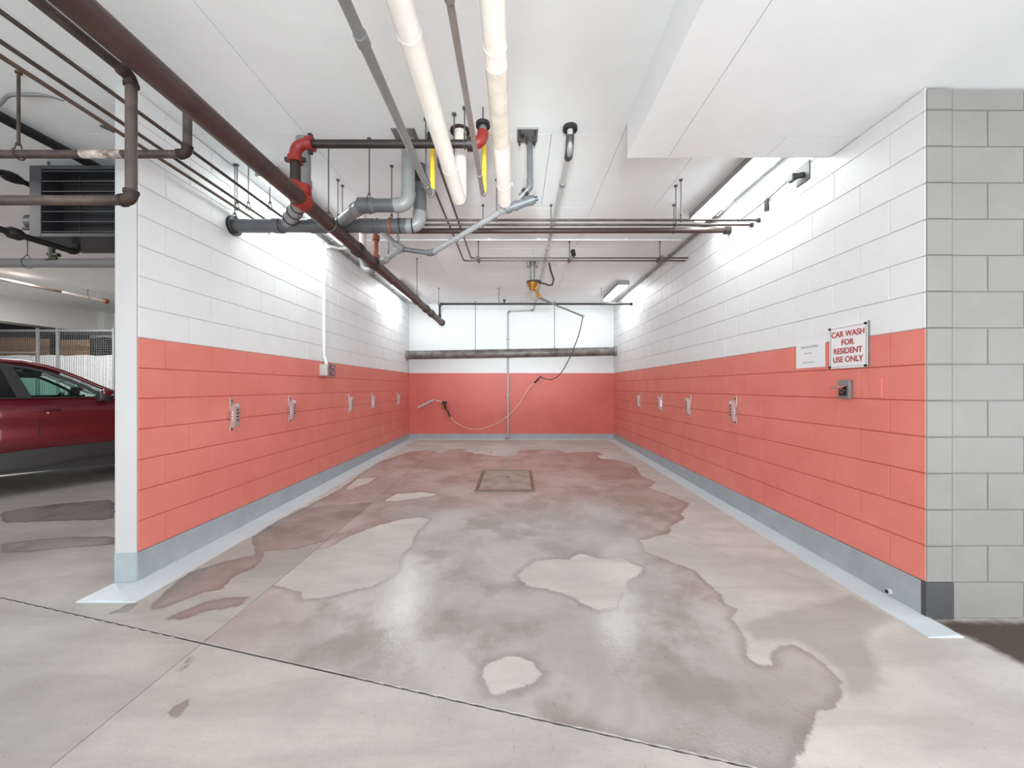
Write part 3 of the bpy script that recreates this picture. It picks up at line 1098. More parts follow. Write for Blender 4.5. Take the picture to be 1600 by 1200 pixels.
# ------------------------------------------------------------------ lamps
def lamp(xc, w, y0, y1, label):
    t = thing('ceiling_light', label, 'light', (xc, (y0 + y1) / 2, ZC), 'fluorescent strip lights along the side walls')
    h = ZC - 3.165
    z1 = ZC
    # pan: channel with sloped flanks
    mb = MB()
    for y in (y0, y1):
        mb.v += [(xc - w / 2, y, 3.175), (xc - w / 2 + .015, y, z1), (xc + w / 2 - .015, y, z1), (xc + w / 2, y, 3.175)]
    mb.f += [(0, 1, 5, 4), (1, 2, 6, 5), (2, 3, 7, 6), (0, 4, 7, 3), (0, 3, 2, 1), (4, 5, 6, 7)]
    mb.build('housing', M_FIXT, t)
    mb = MB()
    n = 8
    for y in (y0 + .012, y1 - .012):
        for k in range(n + 1):
            a = math.pi * k / n
            mb.v.append((xc - math.cos(a) * (w / 2 - .012), y, 3.175 - math.sin(a) * .035))
    for k in range(n):
        mb.f.append((k, k + 1, n + 2 + k, n + 1 + k))
    mb.f += [tuple(range(n + 1)), tuple(range(n + 1, 2 * n + 2)), (0, n + 1, 2 * n + 1, n)]
    mb.build('diffuser', M_TUBE, t, 60)
    for y in (y0 - .004, y1 - .008):
        MB().box(xc - w / 2 - .003, xc + w / 2 + .003, y, y + .012, 3.165, z1).build('end_cap', M_FIXT, t)
    return t


lamp(2.06, .23, 3.02, 4.27, 'strip light high on the right, nearest, beside the white boxed soffit')
lamp(1.975, .20, 6.97, 8.20, 'strip light at the far right end of the bay above the thin sprinkler pipe')
lamp(-2.21, .20, 3.38, 4.95, 'strip light on the left behind the big brown pipe, nearer of the two')
lamp(-2.19, .20, 6.95, 8.20, 'strip light at the far left end of the bay behind the big brown pipe')


# ------------------------------------------------------------------ pipes
def P(name, label, cat, pts, r, m, me=None, group=None, **k):
    p0 = Vector(pts[0])
    t = thing(name, label, cat, p0, group)
    pipe_run(t, pts, r, m, me, **k)
    return t


XM, ZM = -1.50, 2.603
# big brown sprinkler main
mn = P('sprinkler_main', 'thick brown sprinkler main pipe running diagonally across the ceiling', 'pipe', [(XM, -2, ZM), (XM, 7.70, ZM)], .055, M_BROWN)
for y, m in ((3.62, M_DKBROWN), (4.02, M_DKBROWN), (6.35, M_DKBROWN), (6.75, M_DKBROWN)):
    ring(mn, 'coupling', (XM, y, ZM), (0, 1, 0), .055, .07, m, .012)
MB().cyl((XM, 7.68, ZM), (XM, 7.74, ZM), .068, 16).build('end_cap', M_DKBROWN, mn, 40)
MB().tube([(XM, 7.5, ZM + .05), (XM, 7.5, ZM + .12)], .03, 10).build('outlet', M_DKBROWN, mn, 40)

# cross main high at Y 2.66 with red elbows and its drop into the big main
YC = 2.66
zc = CZ + 380 * YC / F
xl, xrr = XM - .035, (752 - 806) * YC / F
cm = thing('sprinkler_cross_pipe', 'dark brown cross pipe with red elbows at both ends under the ceiling', 'pipe', (xl, YC, zc))
MB().cyl((xl + .06, YC, zc), (xrr - .06, YC, zc), .028, 16).build('pipe_run', M_DKBROWN, cm, 40)
MB().cyl((xl - .005, YC, ZM + .12), (xl - .005, YC, zc - .11), .034, 16).build('riser', M_DKBROWN, cm, 40)
e1 = MB().tube(arc_pts(Vector((xl - .005, YC, zc - .2)), Vector((xl - .005, YC, zc)), Vector((xl + .3, YC, zc)), .085, 8), .038, 16)
e1.build('red_elbow', M_REDF, cm, 50, label='red cast elbow')
for c, ax in (((xl - .005, YC, zc - .11), (0, 0, 1)), ((xl + .10, YC, zc), (1, 0, 0))):
    q = ring(cm, 'red_coupling', c, ax, .038, .04, M_REDF, .012)
    for s in (-1, 1):
        off = Vector((s * .056, 0, 0)) if ax[2] else Vector((0, 0, s * .056))
        MB().box(*[v for k in range(3) for v in (c[k] + off[k] - .014, c[k] + off[k] + .014)], .003).build('bolt_lug', M_DKBROWN, q)
c = (xl - .005, YC, ZM + .10)
q = ring(cm, 'red_coupling', c, (0, 0, 1), .038, .045, M_REDF, .012)
for s in (-1, 1):
    MB().box(c[0] + s * .056 - .014, c[0] + s * .056 + .014, YC - .014, YC + .014, c[2] - .014, c[2] + .014, .003).build('bolt_lug', M_DKBROWN, q)
MB().tube(arc_pts(Vector((xrr - .3, YC, zc)), Vector((xrr + .012, YC, zc)), Vector((xrr + .012, YC, zc + .3)), .085, 8), .040, 16).build('red_elbow', M_REDF, cm, 50, label='red cast elbow')
ring(cm, 'red_coupling', (xrr - .075, YC, zc), (1, 0, 0), .036, .045, M_DKBROWN, .012)
MB().cyl((xrr + .012, YC, zc + .08), (xrr + .012, YC, zc + .12), .026, 14).build('collar', M_STEEL, cm, 40)
MB().cyl((xrr + .012, YC, zc + .12), (xrr + .012, YC, zc + .145), .05, 16).build('plug', M_BLACK, cm, 40)
MB().cyl((xrr + .012, YC, zc + .14), (xrr + .012, YC, ZC), .005, 8).build('rod', M_ROD, cm, 40)
hanger((( 726 - 806) * YC / F, YC, zc), .028, 'x', 'steel rod hanger holding the dark cross pipe beside its right red elbow', group='rod hangers over the bay')
# red saddle coupling on the big main
sc = MB()
ring(mn, 'red_coupling', (XM, YC, ZM), (0, 1, 0), .055, .075, M_REDF, .012)['label'] = 'red grooved coupling'
MB().cyl((XM + .015, YC, ZM + .04), (XM + .015, YC, ZM + .10), .05, 16).build('red_outlet', M_REDF, mn, 40)

# branch lines off the main, crossing to the right wall
YB3, ZB3 = 4.08, 2.975
b3 = P('sprinkler_branch', 'thicker brown branch pipe, lowest of the three parallel cross pipes', 'pipe', [V(588, 361, YB3), (XR - .01, YB3, ZB3)], .028, M_BROWN, group='sprinkler branches')
MB().cyl((XR - .06, YB3, ZB3), (XR - .002, YB3, ZB3), .042, 16).build('wall_end', M_DKBROWN, b3, 40)
p1, p2 = V(586, 366, YB3), Vector((XM, YB3, ZM + .05))
MB().tube([p1, (XM, YB3, p1.z - .03), p2], .026, 12).build('riser_nipple', M_ORANGE, b3, 40, label='rust-orange riser')
ring(b3, 'riser_coupling', (XM, YB3, p1.z - .04), (0, 0, 1), .026, .05, M_ORANGE, .014)
ring(b3, 'riser_coupling', (XM, YB3, ZM + .08), (0, 0, 1), .026, .05, M_ORANGE, .014)

bb = P('sprinkler_branch', 'thin dark branch pipe across the far end of the bay below the ceiling', 'pipe', [(XM, 7.5, ZM + .10), (XM, 7.5, 2.934), (XR - .01, 7.5, 2.934)], .021, M_DKBROWN, group='sprinkler branches', e=.05, collar=1.4)
MB().cyl((XR - .05, 7.5, 2.934), (XR - .002, 7.5, 2.934), .032, 14).build('wall_end', M_DKBROWN, bb, 40)
for px in (788,):
    x = (px - 806) * 7.5 / F
    MB().cyl((x, 7.5, 2.93), (x, 7.5, 3.01), .014, 10).cyl((x, 7.5, 3.0), (x, 7.5, 3.02), .03, 10).build('sprinkler_head', M_DKBROWN, bb, 40)

# three small lines from the front left turning across the bay
LN = [(-2.157, 3.584, 2.867, 'topmost thin steel line from the front left that turns across the bay', .011, M_RUSTD),
      (-2.345, 3.69, 2.868, 'middle thin steel line from the front left that turns across the bay', .011, M_RUSTD)]
for x, y, z, lab, r, m in LN:
    t = P('small_steel_pipe', lab, 'pipe', [(x, -1.5, z), (x, y, z), (XR - .005, y, z)], r, m, group='thin steel lines', e=.04, collar=1.35)
    MB().cyl((XR - .025, y, z), (XR - .002, y, z), .022, 12).build('wall_end', M_DKBROWN, t, 40)
t = P('small_steel_pipe', 'lowest thin brown line running along the top of the left wall', 'pipe', [(-2.445, -1.5, 2.865), (-2.445, 3.80, 2.865), (XL + .002, 3.86, 2.865)], .0115, M_RUST, group='thin steel lines', e=.03, collar=1.3)
for x, lab in ((-2.157, 'rightmost of three small rod hangers near the left wall'), (-2.345, 'middle of three small rod hangers near the left wall'), (-2.445, 'leftmost of three small rod hangers near the left wall')):
    hanger((x, 3.34, 2.866), .013, 'y', lab, group='rod hangers over the bay', rod=.0045)
for px, y, z, r, lab in ((1064, 3.584, 2.867, .011, 'right-hand rod hanger on the topmost cross line'), (1056, 3.69, 2.868, .011, 'right-hand rod hanger on the middle cross line'), (1053, 4.08, ZB3, .028, 'right-hand rod hanger on the thick cross branch'),
                         (528, 3.584, 2.867, .011, 'rod hanger right of the big brown pipe, taller of a pair'), (535, 3.69, 2.868, .011, 'rod hanger right of the big brown pipe, shorter of a pair'),
                         (776, 3.584, 2.867, .011, 'rod hanger on the topmost cross line beside the ivory pipe end'), (754.5, 4.08, ZB3, .028, 'rod hanger on the thick cross branch under the right yellow pipe'),
                         (861, 4.08, ZB3, .028, 'rod hanger on the thick cross branch by the long pale conduit')):
    hanger(((px - 806) * y / F, y, z), r, 'x', lab, group='rod hangers over the bay', rod=.0045)
hanger((XM, 3.05, ZM), .055, 'y', 'rod hanger with white clevis hoop on the big brown pipe by the grey fittings', group='rod hangers over the bay')
hanger((XM, 5.78, ZM), .055, 'y', 'rod hanger on the big brown pipe halfway to its far end', group='rod hangers over the bay')
for px, lab in ((684.5, 'rod hanger on the far branch pipe at its left elbow'), (779.5, 'rod hanger on the far branch pipe near the middle'), (940.5, 'rod hanger on the far branch pipe beside the far right light')):
    hanger(((px - 806) * 7.45 / F, 7.5, 2.934), .021, 'x', lab, group='rod hangers over the bay', rod=.005)

# pair of conduits turning across further back
for (xa, ya0, yc_, z, lab) in ((-.596, 2.93, 5.065, 3.013, 'upper thin brown conduit that bends across the bay behind the diagonal drain'), (-.703, 3.2, 5.15, 3.005, 'lower thin brown conduit that bends across the bay behind the diagonal drain')):
    t = P('thin_conduit', lab, 'conduit', [(xa, ya0, ZC - .0015), (xa, ya0, z), (xa, yc_, z), (XR - .004, yc_, z)], .0095, M_CONDUIT, group='bent conduit pair', e=.035, collar=1.2, seg=10)
for px, lab in ((747.5, 'strut hanger at the left end of the bent conduit pair'), (890, 'strut hanger holding the bent conduit pair right of the boom'), (1031, 'strut hanger at the right end of the bent conduit pair')):
    x = (px - 806) * 5.1 / F
    t = thing('conduit_hanger', lab, 'pipe hanger', (x, 5.1, ZC), 'rod hangers over the bay')
    MB().cyl((x, 5.1, 3.03), (x, 5.1, ZC), .006, 8).cyl((x, 5.1, ZC - .01), (x, 5.1, ZC), .015, 8).build('rod', M_ROD, t)
    MB().box(x - .016, x + .016, 5.03, 5.19, 2.985, 3.035, .003).build('bracket', M_ROD, t)
x = (897 - 806) * 5.07 / F
t = thing('spot_clamp', 'small dark round clamp beside the conduit pair right of the boom', 'clamp', (x, 5.07, 3.03))
MB().cyl((x - .005, 5.05, 3.045), (x - .03, 5.0, 3.09), .03, 14).build('body', M_BLACK, t, 40)
MB().tube([(x, 5.06, 3.022), (x, 5.06, 3.06)], .012, 8).build('foot', M_STEEL, t, 40)

# big grey drain along Y 3.36
YG = 3.36
zg = CZ + 252 * YG / F
gd = thing('grey_drain_pipe', 'large grey plastic drain pipe across the left side with branch fittings', 'pipe', (XL, YG, zg))
xe = (656 - 806) * YG / F
pipe_run(gd, [(XL + .002, YG, zg), (xe, YG, zg), (xe, YG, ZC)], .057, M_GREY, M_GREYP, e=.10, collar=1.10, seg=20)
MB().cyl((XL + .001, YG, zg), (XL + .03, YG, zg), .085, 20).build('wall_flange', M_BLACK, gd, 40)
for px, w in ((436, .09), (500, .16), (574, .12), (590, .02), (628, .10)):
    ring(gd, 'coupling', ((px - 806) * YG / F, YG, zg), (1, 0, 0), .057, w, M_GREY, .006)
for px in (440, 626, 646):
    ring(gd, 'band_clamp', ((px - 806) * YG / F, YG, zg), (1, 0, 0), .057, .012, M_BAND, .009)
for z in (3.10, 3.17):
    ring(gd, 'band_clamp', (xe, YG, z), (0, 0, 1), .057, .03, M_BAND, .006)
ring(gd, 'rubber_sleeve', (xe, YG, 3.135), (0, 0, 1), .057, .07, M_BLACK, .004)
ring(gd, 'rust_band', ((611 - 806) * YG / F, YG, zg), (1, 0, 0), .057, .025, M_ORANGE, .010)
# left wye rising behind the big brown pipe
MB().cyl(V(448, 350, YG), V(474, 312, 3.0), .055, 20).build('wye_branch', M_GREYL, gd, 40, label='pale grey wye branch')
for f in (.25, .5, .72):
    c = V(448, 350, YG).lerp(V(474, 312, 3.0), f)
    ring(gd, 'band_clamp', c, V(474, 312, 3.0) - V(448, 350, YG), .055, .014, M_BAND, .005)
pipe_run(gd, [V(474, 312, 3.0), V(474, 296, 3.0), (V(474, 296, 3.0).x, 3.0, ZC)], .054, M_GREYL, e=.03, collar=1.1, seg=20)
ring(gd, 'collar', (V(474, 296, 3.0).x, 3.0, 2.90), (0, 0, 1), .054, .05, M_GREYL, .008)
# right wye to the upper level
YU = 2.99
zu = CZ + 284 * YU / F
w0, w1 = V(528, 352, YG), V(563, 322, YU)
MB().cyl(w0, w1, .05, 20).build('wye_branch', M_GREYL, gd, 40, label='pale grey wye branch')
ring(gd, 'band_clamp', w0.lerp(w1, .25), w1 - w0, .05, .012, M_BAND, .006)
xv = (638 - 806) * YU / F
pipe_run(gd, [w0.lerp(w1, .8), (w1.x, YU, zu), (xv, YU, zu), (xv, YU, ZC)], .050, M_GREY, M_GREYP, e=.09, collar=1.12, seg=20)
MB().cyl((w1.x - .01, YU, zu), (w1.x + .10, YU, zu), .058, 20).build('hub', M_GREY, gd, 40)
MB().cyl((xv, YU, zu + .10), (xv, YU, ZC - .002), .0512, 20).build('riser_pipe', M_GREYL, gd, 40)
MB().box(xv - .10, xv + .08, YU - .12, YU + .08, ZC - .01, ZC).build('ceiling_plate', M_STEEL, gd)
hanger(((577 - 806) * YU / F, YU, zu), .055, 'x', 'rod hanger with strap on the upper grey drain elbow run', group='rod hangers over the bay')
hanger(((612 - 806) * YG / F, YG, zg), .060, 'x', 'rod hanger with rusty band on the large grey drain pipe', group='rod hangers over the bay')
hanger(((363.5 - 806) * 3.30 / F - .01, YG - .02, zg), .062, 'x', 'rod hanger on the large grey drain where it leaves the left wall', group='rod hangers over the bay', rod=.004)
# small hanger rods further back
hanger(V(622, 372, 4.0), .03, 'x', 'rod hanger carrying the small grey drain wye', group='rod hangers over the bay')
hanger(V(607, 400, 4.6), .025, 'x', 'short rod hanger behind the small grey drain trap', group='rod hangers over the bay')

# diagonal small drain
dd = thing('small_drain_pipe', 'slim pale drain pipe descending diagonally from a clean-out to a wye and trap', 'pipe', V(674, 397, 3.7))
A, B = V(782, 331, 3.08), V(674, 396, 3.7)
MB().cyl(A, B, .024, 16).build('pipe_run', M_GREYL, dd, 40)
C_ = V(626, 389, 3.95)
MB().cyl(B, C_, .024, 16).build('pipe_run', M_GREY, dd, 40)
MB().tube(arc_pts(A, B, C_, .05), .031, 16).build('elbow', M_GREY, dd, 40)
D1_, D2_ = V(592, 357, 4.0), V(603, 406, 4.0)
MB().cyl(C_, D1_, .028, 16).build('wye_arm', M_GREYL, dd, 40)
MB().cyl(C_, D2_, .028, 16).build('wye_arm', M_GREYL, dd, 40)
MB().cyl(C_.lerp(B, .12), C_.lerp(D1_, .28), .034, 16).cyl(C_, C_.lerp(D2_, .2), .034, 16).build('wye_body', M_GREYP, dd, 40)
D3_ = V(583, 410, 4.05)
MB().tube(catmull([C_.lerp(D2_, .95), D2_, V(592, 411, 4.05), V(583, 421, 4.12), V(574, 423, 4.2), V(568, 414, 4.25), V(567, 396, 4.25)], 4), .036, 14).build('trap', M_GREYP, dd, 60)
MB().cyl(V(567, 398, 4.25), V(567, 331, 4.25), .036, 16).build('riser_pipe', M_IVORY, dd, 40)
MB().cyl(V(567, 334, 4.25), (V(567, 334, 4.25).x, 4.25, ZC - .001), .042, 16).build('riser_hub', M_GREYP, dd, 40)
E1, E2 = V(790, 327, 3.04), V(836, 311, 2.98)
MB().cyl(A.lerp(B, -.02), E1, .028, 16).build('elbow', M_GREYL, dd, 40)
MB().cyl(E1, E2, .031, 16).build('cleanout_tee', M_GREY, dd, 40)
for f in (.1, .35, .85):
    ring(dd, 'hub', E1.lerp(E2, f), E2 - E1, .031, .03, M_GREY, .007)
MB().cyl(E2, E2 + (E2 - E1).normalized() * .02, .017, 6).build('cleanout_plug', M_BAND, dd, 40)
vt = V(828, 292, 2.97)
G1 = V(813, 308, 3.0)
MB().tube([G1, V(822, 299, 2.98), vt, Vector((vt.x, 2.97, vt.z + .06))], .026, 14).build('elbow', M_GREY, dd, 50)
ring(dd, 'hub', G1.lerp(vt, .5), vt - G1, .026, .03, M_BAND, .006)
MB().cyl(vt, (vt.x, 2.97, ZC - .001), .022, 16).build('riser_pipe', M_GREY, dd, 40)
MB().cyl((vt.x, 2.97, ZC - .05), (vt.x, 2.97, ZC - .01), .036, 14).build('riser_nut', M_DARK, dd, 40)
px0, px1 = (808 - 806) * 2.95 / F, (840 - 806) * 2.95 / F
pt = thing('ceiling_plate', 'square steel ceiling plate with bolts where the slim drain rises', 'plate', ((px0 + px1) / 2, 2.95, ZC))
MB().box(px0, px1, 2.865, 3.03, ZC - .012, ZC - .001, .002).build('plate', M_STEEL, pt)
for x in (px0 + .02, px1 - .02):
    for y in (2.885, 3.01):
        MB().cyl((x, y, ZC - .045), (x, y, ZC - .01), .007, 8).build('bolt', M_BAND, pt)
MB().cyl((px0 + .04, 2.93, ZC - .03), (px0 + .04, 2.93, ZC - .01), .016, 8).build('nut', M_BAND, pt)

# ivory insulated pipes
iv = P('insulated_pipe', 'ivory wrapped pipe left of the taupe line, turning up into the ceiling', 'pipe', [(-.425, -2, 2.706), (-.425, 2.90, 2.706), (-.425, 2.90, ZC - .0015)], .049, M_IVORY, group='ivory wrapped pipes', e=.07, collar=1.02, seg=24)
for y in (1.52, 2.45):
    ring(iv, 'wrap_joint', (-.425, y, 2.706), (0, 1, 0), .049, .012, M_IVORY, .0015)
MB().cyl((-.425, 2.90, ZC - .012), (-.425, 2.90, ZC - .001), .075, 18).build('ceiling_collar', M_FIT, iv, 40)
iv = P('insulated_pipe', 'ivory wrapped pipe in the middle of the bay, right of the taupe line', 'pipe', [(-.088, -2, 2.745), (-.088, 3.03, 2.745), (-.088, 3.03, ZC - .0015)], .049, M_IVORY, group='ivory wrapped pipes', e=.07, collar=1.02, seg=24)
for y in (1.62, 2.72):
    ring(iv, 'wrap_joint', (-.088, y, 2.745), (0, 1, 0), .049, .012, M_IVORY, .0015)
ring(iv, 'stained_wrap', (-.088, 1.98, 2.745), (0, 1, 0), .049, .55, mat('stained_ivory', (.62, .54, .47), .5, var=.25, vscale=14), .0012)
MB().cyl((-.030, 2.72, 2.745), (-.025, 2.72, 2.745), .012, 8).build('rivet', M_IVORY, iv)

# gas pipes
g1 = thing('gas_pipe', 'slanted grey gas line, left one, turning up into a yellow riser', 'pipe', (-.655, 2.92, 2.78), 'gas lines with yellow risers')
pipe_run(g1, [(-.655, -2, 2.775), (-.655, 2.93, 2.775)], .024, M_GREYP)
MB().tube(arc_pts(Vector((-.655, 2.5, 2.775)), Vector((-.65, 2.95, 2.775)), Vector((-.645, 2.95, 3.2)), .045), .027, 14).build('elbow', M_GREYP, g1, 50)
MB().cyl((-.645, 2.95, 2.80), (-.645, 2.95, ZC - .001), .020, 14).build('yellow_riser', M_YELLOW, g1, 40, label='yellow riser')
ring(g1, 'coupling', (-.655, 1.62, 2.775), (0, 1, 0), .024, .05, M_GREYP, .006)
MB().cyl((-.645, 2.95, ZC - .06), (-.645, 2.95, ZC - .001), .045, 12).build('ceiling_collar', M_BAND, g1, 40)
g2 = thing('gas_pipe', 'thin taupe gas line between the ivory pipes, turning up into a yellow riser', 'pipe', (-.25, 2.92, 2.78), 'gas lines with yellow risers')
pipe_run(g2, [(-.253, -2, 2.775), (-.253, 2.93, 2.775)], .016, M_TAUPE)
MB().tube(arc_pts(Vector((-.253, 2.5, 2.775)), Vector((-.25, 2.95, 2.775)), Vector((-.245, 2.95, 3.2)), .045), .019, 14).build('elbow', M_TAUPE, g2, 50)
MB().cyl((-.245, 2.95, 2.80), (-.245, 2.95, ZC - .001), .018, 14).build('yellow_riser', M_YELLOW, g2, 40, label='yellow riser')
for y in (1.44, 2.66):
    ring(g2, 'coupling', (-.253, y, 2.775), (0, 1, 0), .016, .03, M_TAUPE, .005)
hanger((-.655, 2.77, 2.775), .026, 'y', 'rod hanger on the left gas line before its yellow riser', group='rod hangers over the bay')
rt = thing('threaded_rod', 'thin ceiling rod behind the left ivory pipe near the dark cross pipe', 'rod', (-.44, 2.72, ZC))
MB().cyl((-.441, 2.72, 2.76), (-.441, 2.72, ZC), .005, 8).cyl((-.441, 2.72, ZC - .012), (-.441, 2.72, ZC), .016, 10).build('rod', M_ROD, rt)

# long pale conduit to the back wall
lc = thing('long_conduit', 'long pale conduit from a ceiling hole to the back wall and down to the floor', 'conduit', (.41, 2.86, ZC))
zc2 = 3.085
pipe_run(lc, [(.408, 2.86, ZC), (.408, 2.87, zc2), (.414, 8.86, zc2), (-.185, 8.875, 3.065), (-.185, 8.875, .10)], .022, M_PALE, M_GREYL, e=.06, collar=1.12)
MB().tube(arc_pts(Vector((.408, 2.86, 3.24)), Vector((.408, 2.87, zc2)), Vector((.408, 3.5, zc2)), .10), .031, 14).build('flexible_end', M_DARK, lc, 50)
MB().cyl((.408, 2.86, ZC - .025), (.408, 2.86, ZC - .001), .055, 12).build('ceiling_collar', M_BAND, lc, 40)
for y in (3.35, 4.9, 6.4):
    ring(lc, 'coupling', (.41, y, zc2), (0, 1, 0), .0235, .04, M_GREYP, .005)
MB().cyl((-.185, 8.875, .07), (-.185, 8.875, .115), .036, 12).build('floor_foot', M_STEEL, lc, 40)
for z in (1.1, 2.4):
    MB().box(-.225, -.145, 8.87, YB, z, z + .03, .002).build('strap', M_STEEL, lc)

# stained drain across the back wall
bd = thing('back_drain_pipe', 'thick stained grey drain pipe hung across the back wall', 'pipe', (-2.4, 8.72, 2.03))
a, b = V(638, 555, 8.70), V(963, 549, 8.70)
a.x, b.x = XL + .002, XR - .004
m_st = mat('stained_iron', (.22, .205, .20), .5, metal=.2, bump=.3, var=.6, vscale=5, var_col=(.085, .07, .065))
MB().cyl(a, b, .098, 24).build('pipe_run', m_st, bd, 40)
for p in (a, b):
    d = (b - a).normalized()
    MB().cyl(p - d * (.0 if p is a else .05), p + d * (.05 if p is a else 0), .112, 24).build('end_flange', M_STEEL, bd, 40)
ring(bd, 'coupling', a.lerp(b, .49), b - a, .098, .09, m_st, .006)
for px, lab in ((742.7, 'left rod hanger on the thick stained back drain'), (866.5, 'right rod hanger on the thick stained back drain')):
    x = (px - 806) * 8.7 / F
    f = (x - a.x) / (b.x - a.x)
    hanger(a.lerp(b, f), .098, 'x', lab, group='rod hangers over the bay', rod=.006)

# thin white conduit across the ceiling and along the wall corner
wc = thing('white_surface_conduit', 'thin white conduit fixed across the ceiling behind the cross pipes', 'conduit', (0, 5.02, ZC))
pipe_run(wc, [(XL + .06, 5.02, ZC - .014), (XR - .12, 5.02, ZC - .014)], .011, M_CEIL)
for x in (-.35, .30, 1.45):
    MB().box(x - .02, x + .02, 5.0, 5.04, ZC - .028, ZC, .002).build('clip', M_CEIL, wc)
for x, s, nm in ((XR - .03, 'right', 'grey conduit in the ceiling corner of the right wall joining the strip lights'), (XL + .03, 'left', 'grey conduit in the ceiling corner of the left wall joining the strip lights')):
    t = thing('corner_conduit', nm, 'conduit', (x, 6, ZC), None)
    MB().cyl((x, 4.2, ZC - .03), (x, 8.6, ZC - .03), .014, 10).build('pipe_run', M_GREYP, t, 40)
    for y in (4.6, 5.6, 6.6, 7.6):
        MB().box(x - .018, x + .018, y, y + .025, ZC - .046, ZC, .002).build('clip', M_GREYP, t)

# cable device on the right wall
cd = thing('cable_bracket', 'square steel bracket high on the right wall holding a taut cable', 'bracket', (XR, 3.03, 3.0))
ys0, ys1 = 3.10, 2.975
MB().add([(XR - .003, ys1, CZ + 1.735), (XR - .003, ys0, CZ + 1.66), (XR - .003, ys0, CZ + 1.60), (XR - .003, ys1, CZ + 1.68)], [(0, 1, 2, 3)])
MB().box(XR - .010, XR, 2.965, 3.105, 2.92, 3.07, .002).build('plate', M_DARK, cd)
MB().cyl((XR - .01, 3.03, 2.985), (XR - .07, 3.06, 2.985), .022, 12).build('boss', M_BAND, cd, 40)
MB().box(XR - .085, XR - .05, 3.04, 3.10, 2.95, 3.01, .006).build('clamp', M_DARK, cd)
p = [Vector((XR - .07, 3.08, 2.985)), V(1207, 311, 3.40), V(1154, 347, 3.88)]
p[1].x = XR - .05; p[2].x = XR - .02
p[1].y, p[2].y = 3.40, 3.90
p[1].z = CZ + (605 - 312) * 3.40 / F; p[2].z = CZ + (605 - 347) * 3.90 / F
MB().tube(p, .006, 8).build('cable', M_BAND, cd, 40)
tn = thing('cable_tensioner', 'small grey cylinder clamp hanging on the taut cable by the right wall', 'clamp', p[1])
MB().cyl(p[1] + Vector((-.005, 0, .01)), p[1] + Vector((-.005, 0, -.10)), .021, 14).build('body', M_BAND, tn, 40)
for s in (-1, 1):
    MB().cyl(p[1] + Vector((-.005, .02 * s, .0)), p[1] + Vector((-.012, .025 * s, .06)), .007, 8).build('thumbscrew', M_STEEL, tn, 40)
MB().box(p[1].x - .03, p[1].x + .03, 3.385, 3.415, p[1].z - .012, p[1].z + .012, .003).build('clamp_jaw', M_STEEL, tn)
lw = thing('lamp_whip', 'small looped cable from the near right strip light to the cross line', 'cable', (2.2, 3.8, 3.1))
MB().tube([V(1120, 338, 3.9), V(1138, 322, 3.86), V(1147, 313, 3.84), V(1151, 318, 3.84), V(1152, 343, 3.84)], .0065, 8).build('cable', M_STEEL, lw, 60)

# ------------------------------------------------------------------ wash boom
bx, by = (832 - 806) * 5.9 / F, 5.9
bo = thing('wash_boom', 'ceiling swivel boom with brass joint, arm and drooping red wash hose', 'wash boom', (bx, by, ZC))
MB().box(bx - .095, bx + .095, by - .07, by + .07, ZC - .03, ZC, .004).build('mounting_plate', M_STEEL, bo)
MB().box(bx - .085, bx - .05, by - .06, by + .06, ZC - .09, ZC - .02, .004).build('bracket', M_STEEL, bo)
MB().box(bx + .05, bx + .085, by - .06, by + .06, ZC - .09, ZC - .02, .004).build('bracket', M_STEEL, bo)
zt_, zb_ = ZC - .03, CZ + (605 - 441) * by / F
MB().cyl((bx, by, zb_), (bx, by, zt_), .038, 16).build('post', M_STEEL, bo, 40)
MB().cyl((bx + .02, by, zb_ - .015), (bx + .02, by, zb_ + .01), .115, 24).build('swivel_disc', M_BAND, bo, 40)
MB().tube([(bx, by, zb_ - .015), (bx, by, zb_ - .06), (bx, by, zb_ - .13)], .08, 20, rs=[.095, .075, .035]).build('brass_cone', M_GOLD, bo, 40)
MB().tube([(bx + .08, by, zb_ - .02), (bx + .055, by, zb_ - .12), (bx + .13, by, zb_ - .25)], .018, 8).tube([(bx + .04, by + .01, zb_ - .1), (bx + .09, by + .01, zb_ - .25)], .014, 8).build('brass_strut', M_GOLD, bo, 40)
MB().tube([(bx, by, zb_ - .12), (bx - .005, by, zb_ - .22), (bx + .08, by, zb_ - .255)], .016, 8).build('inlet_swivel', M_STEEL, bo, 40)
tip = V(911, 494, 6.5)
a0 = Vector((bx + .09, by, zb_ - .245))
MB().cyl(a0, tip, .014, 10).cyl(a0 + Vector((-.0, 0, .03)), a0.lerp(tip, .35) + Vector((0, 0, .006)), .010, 8).build('arm', M_STEEL, bo, 40)
MB().box(tip.x - .02, tip.x + .02, tip.y - .02, tip.y + .02, tip.z - .02, tip.z + .02, .005).build('arm_tip', M_STEEL, bo)
hp = [V(858, 411, 5.9), V(861, 425, 5.9), V(865, 436, 5.9), V(863, 445, 5.9), V(858, 446, 5.9), V(850, 443, 5.9), V(843, 442, 5.9)]
MB().tube(hp, .014, 8).build('feed_hose', M_BLACK, bo, 60)




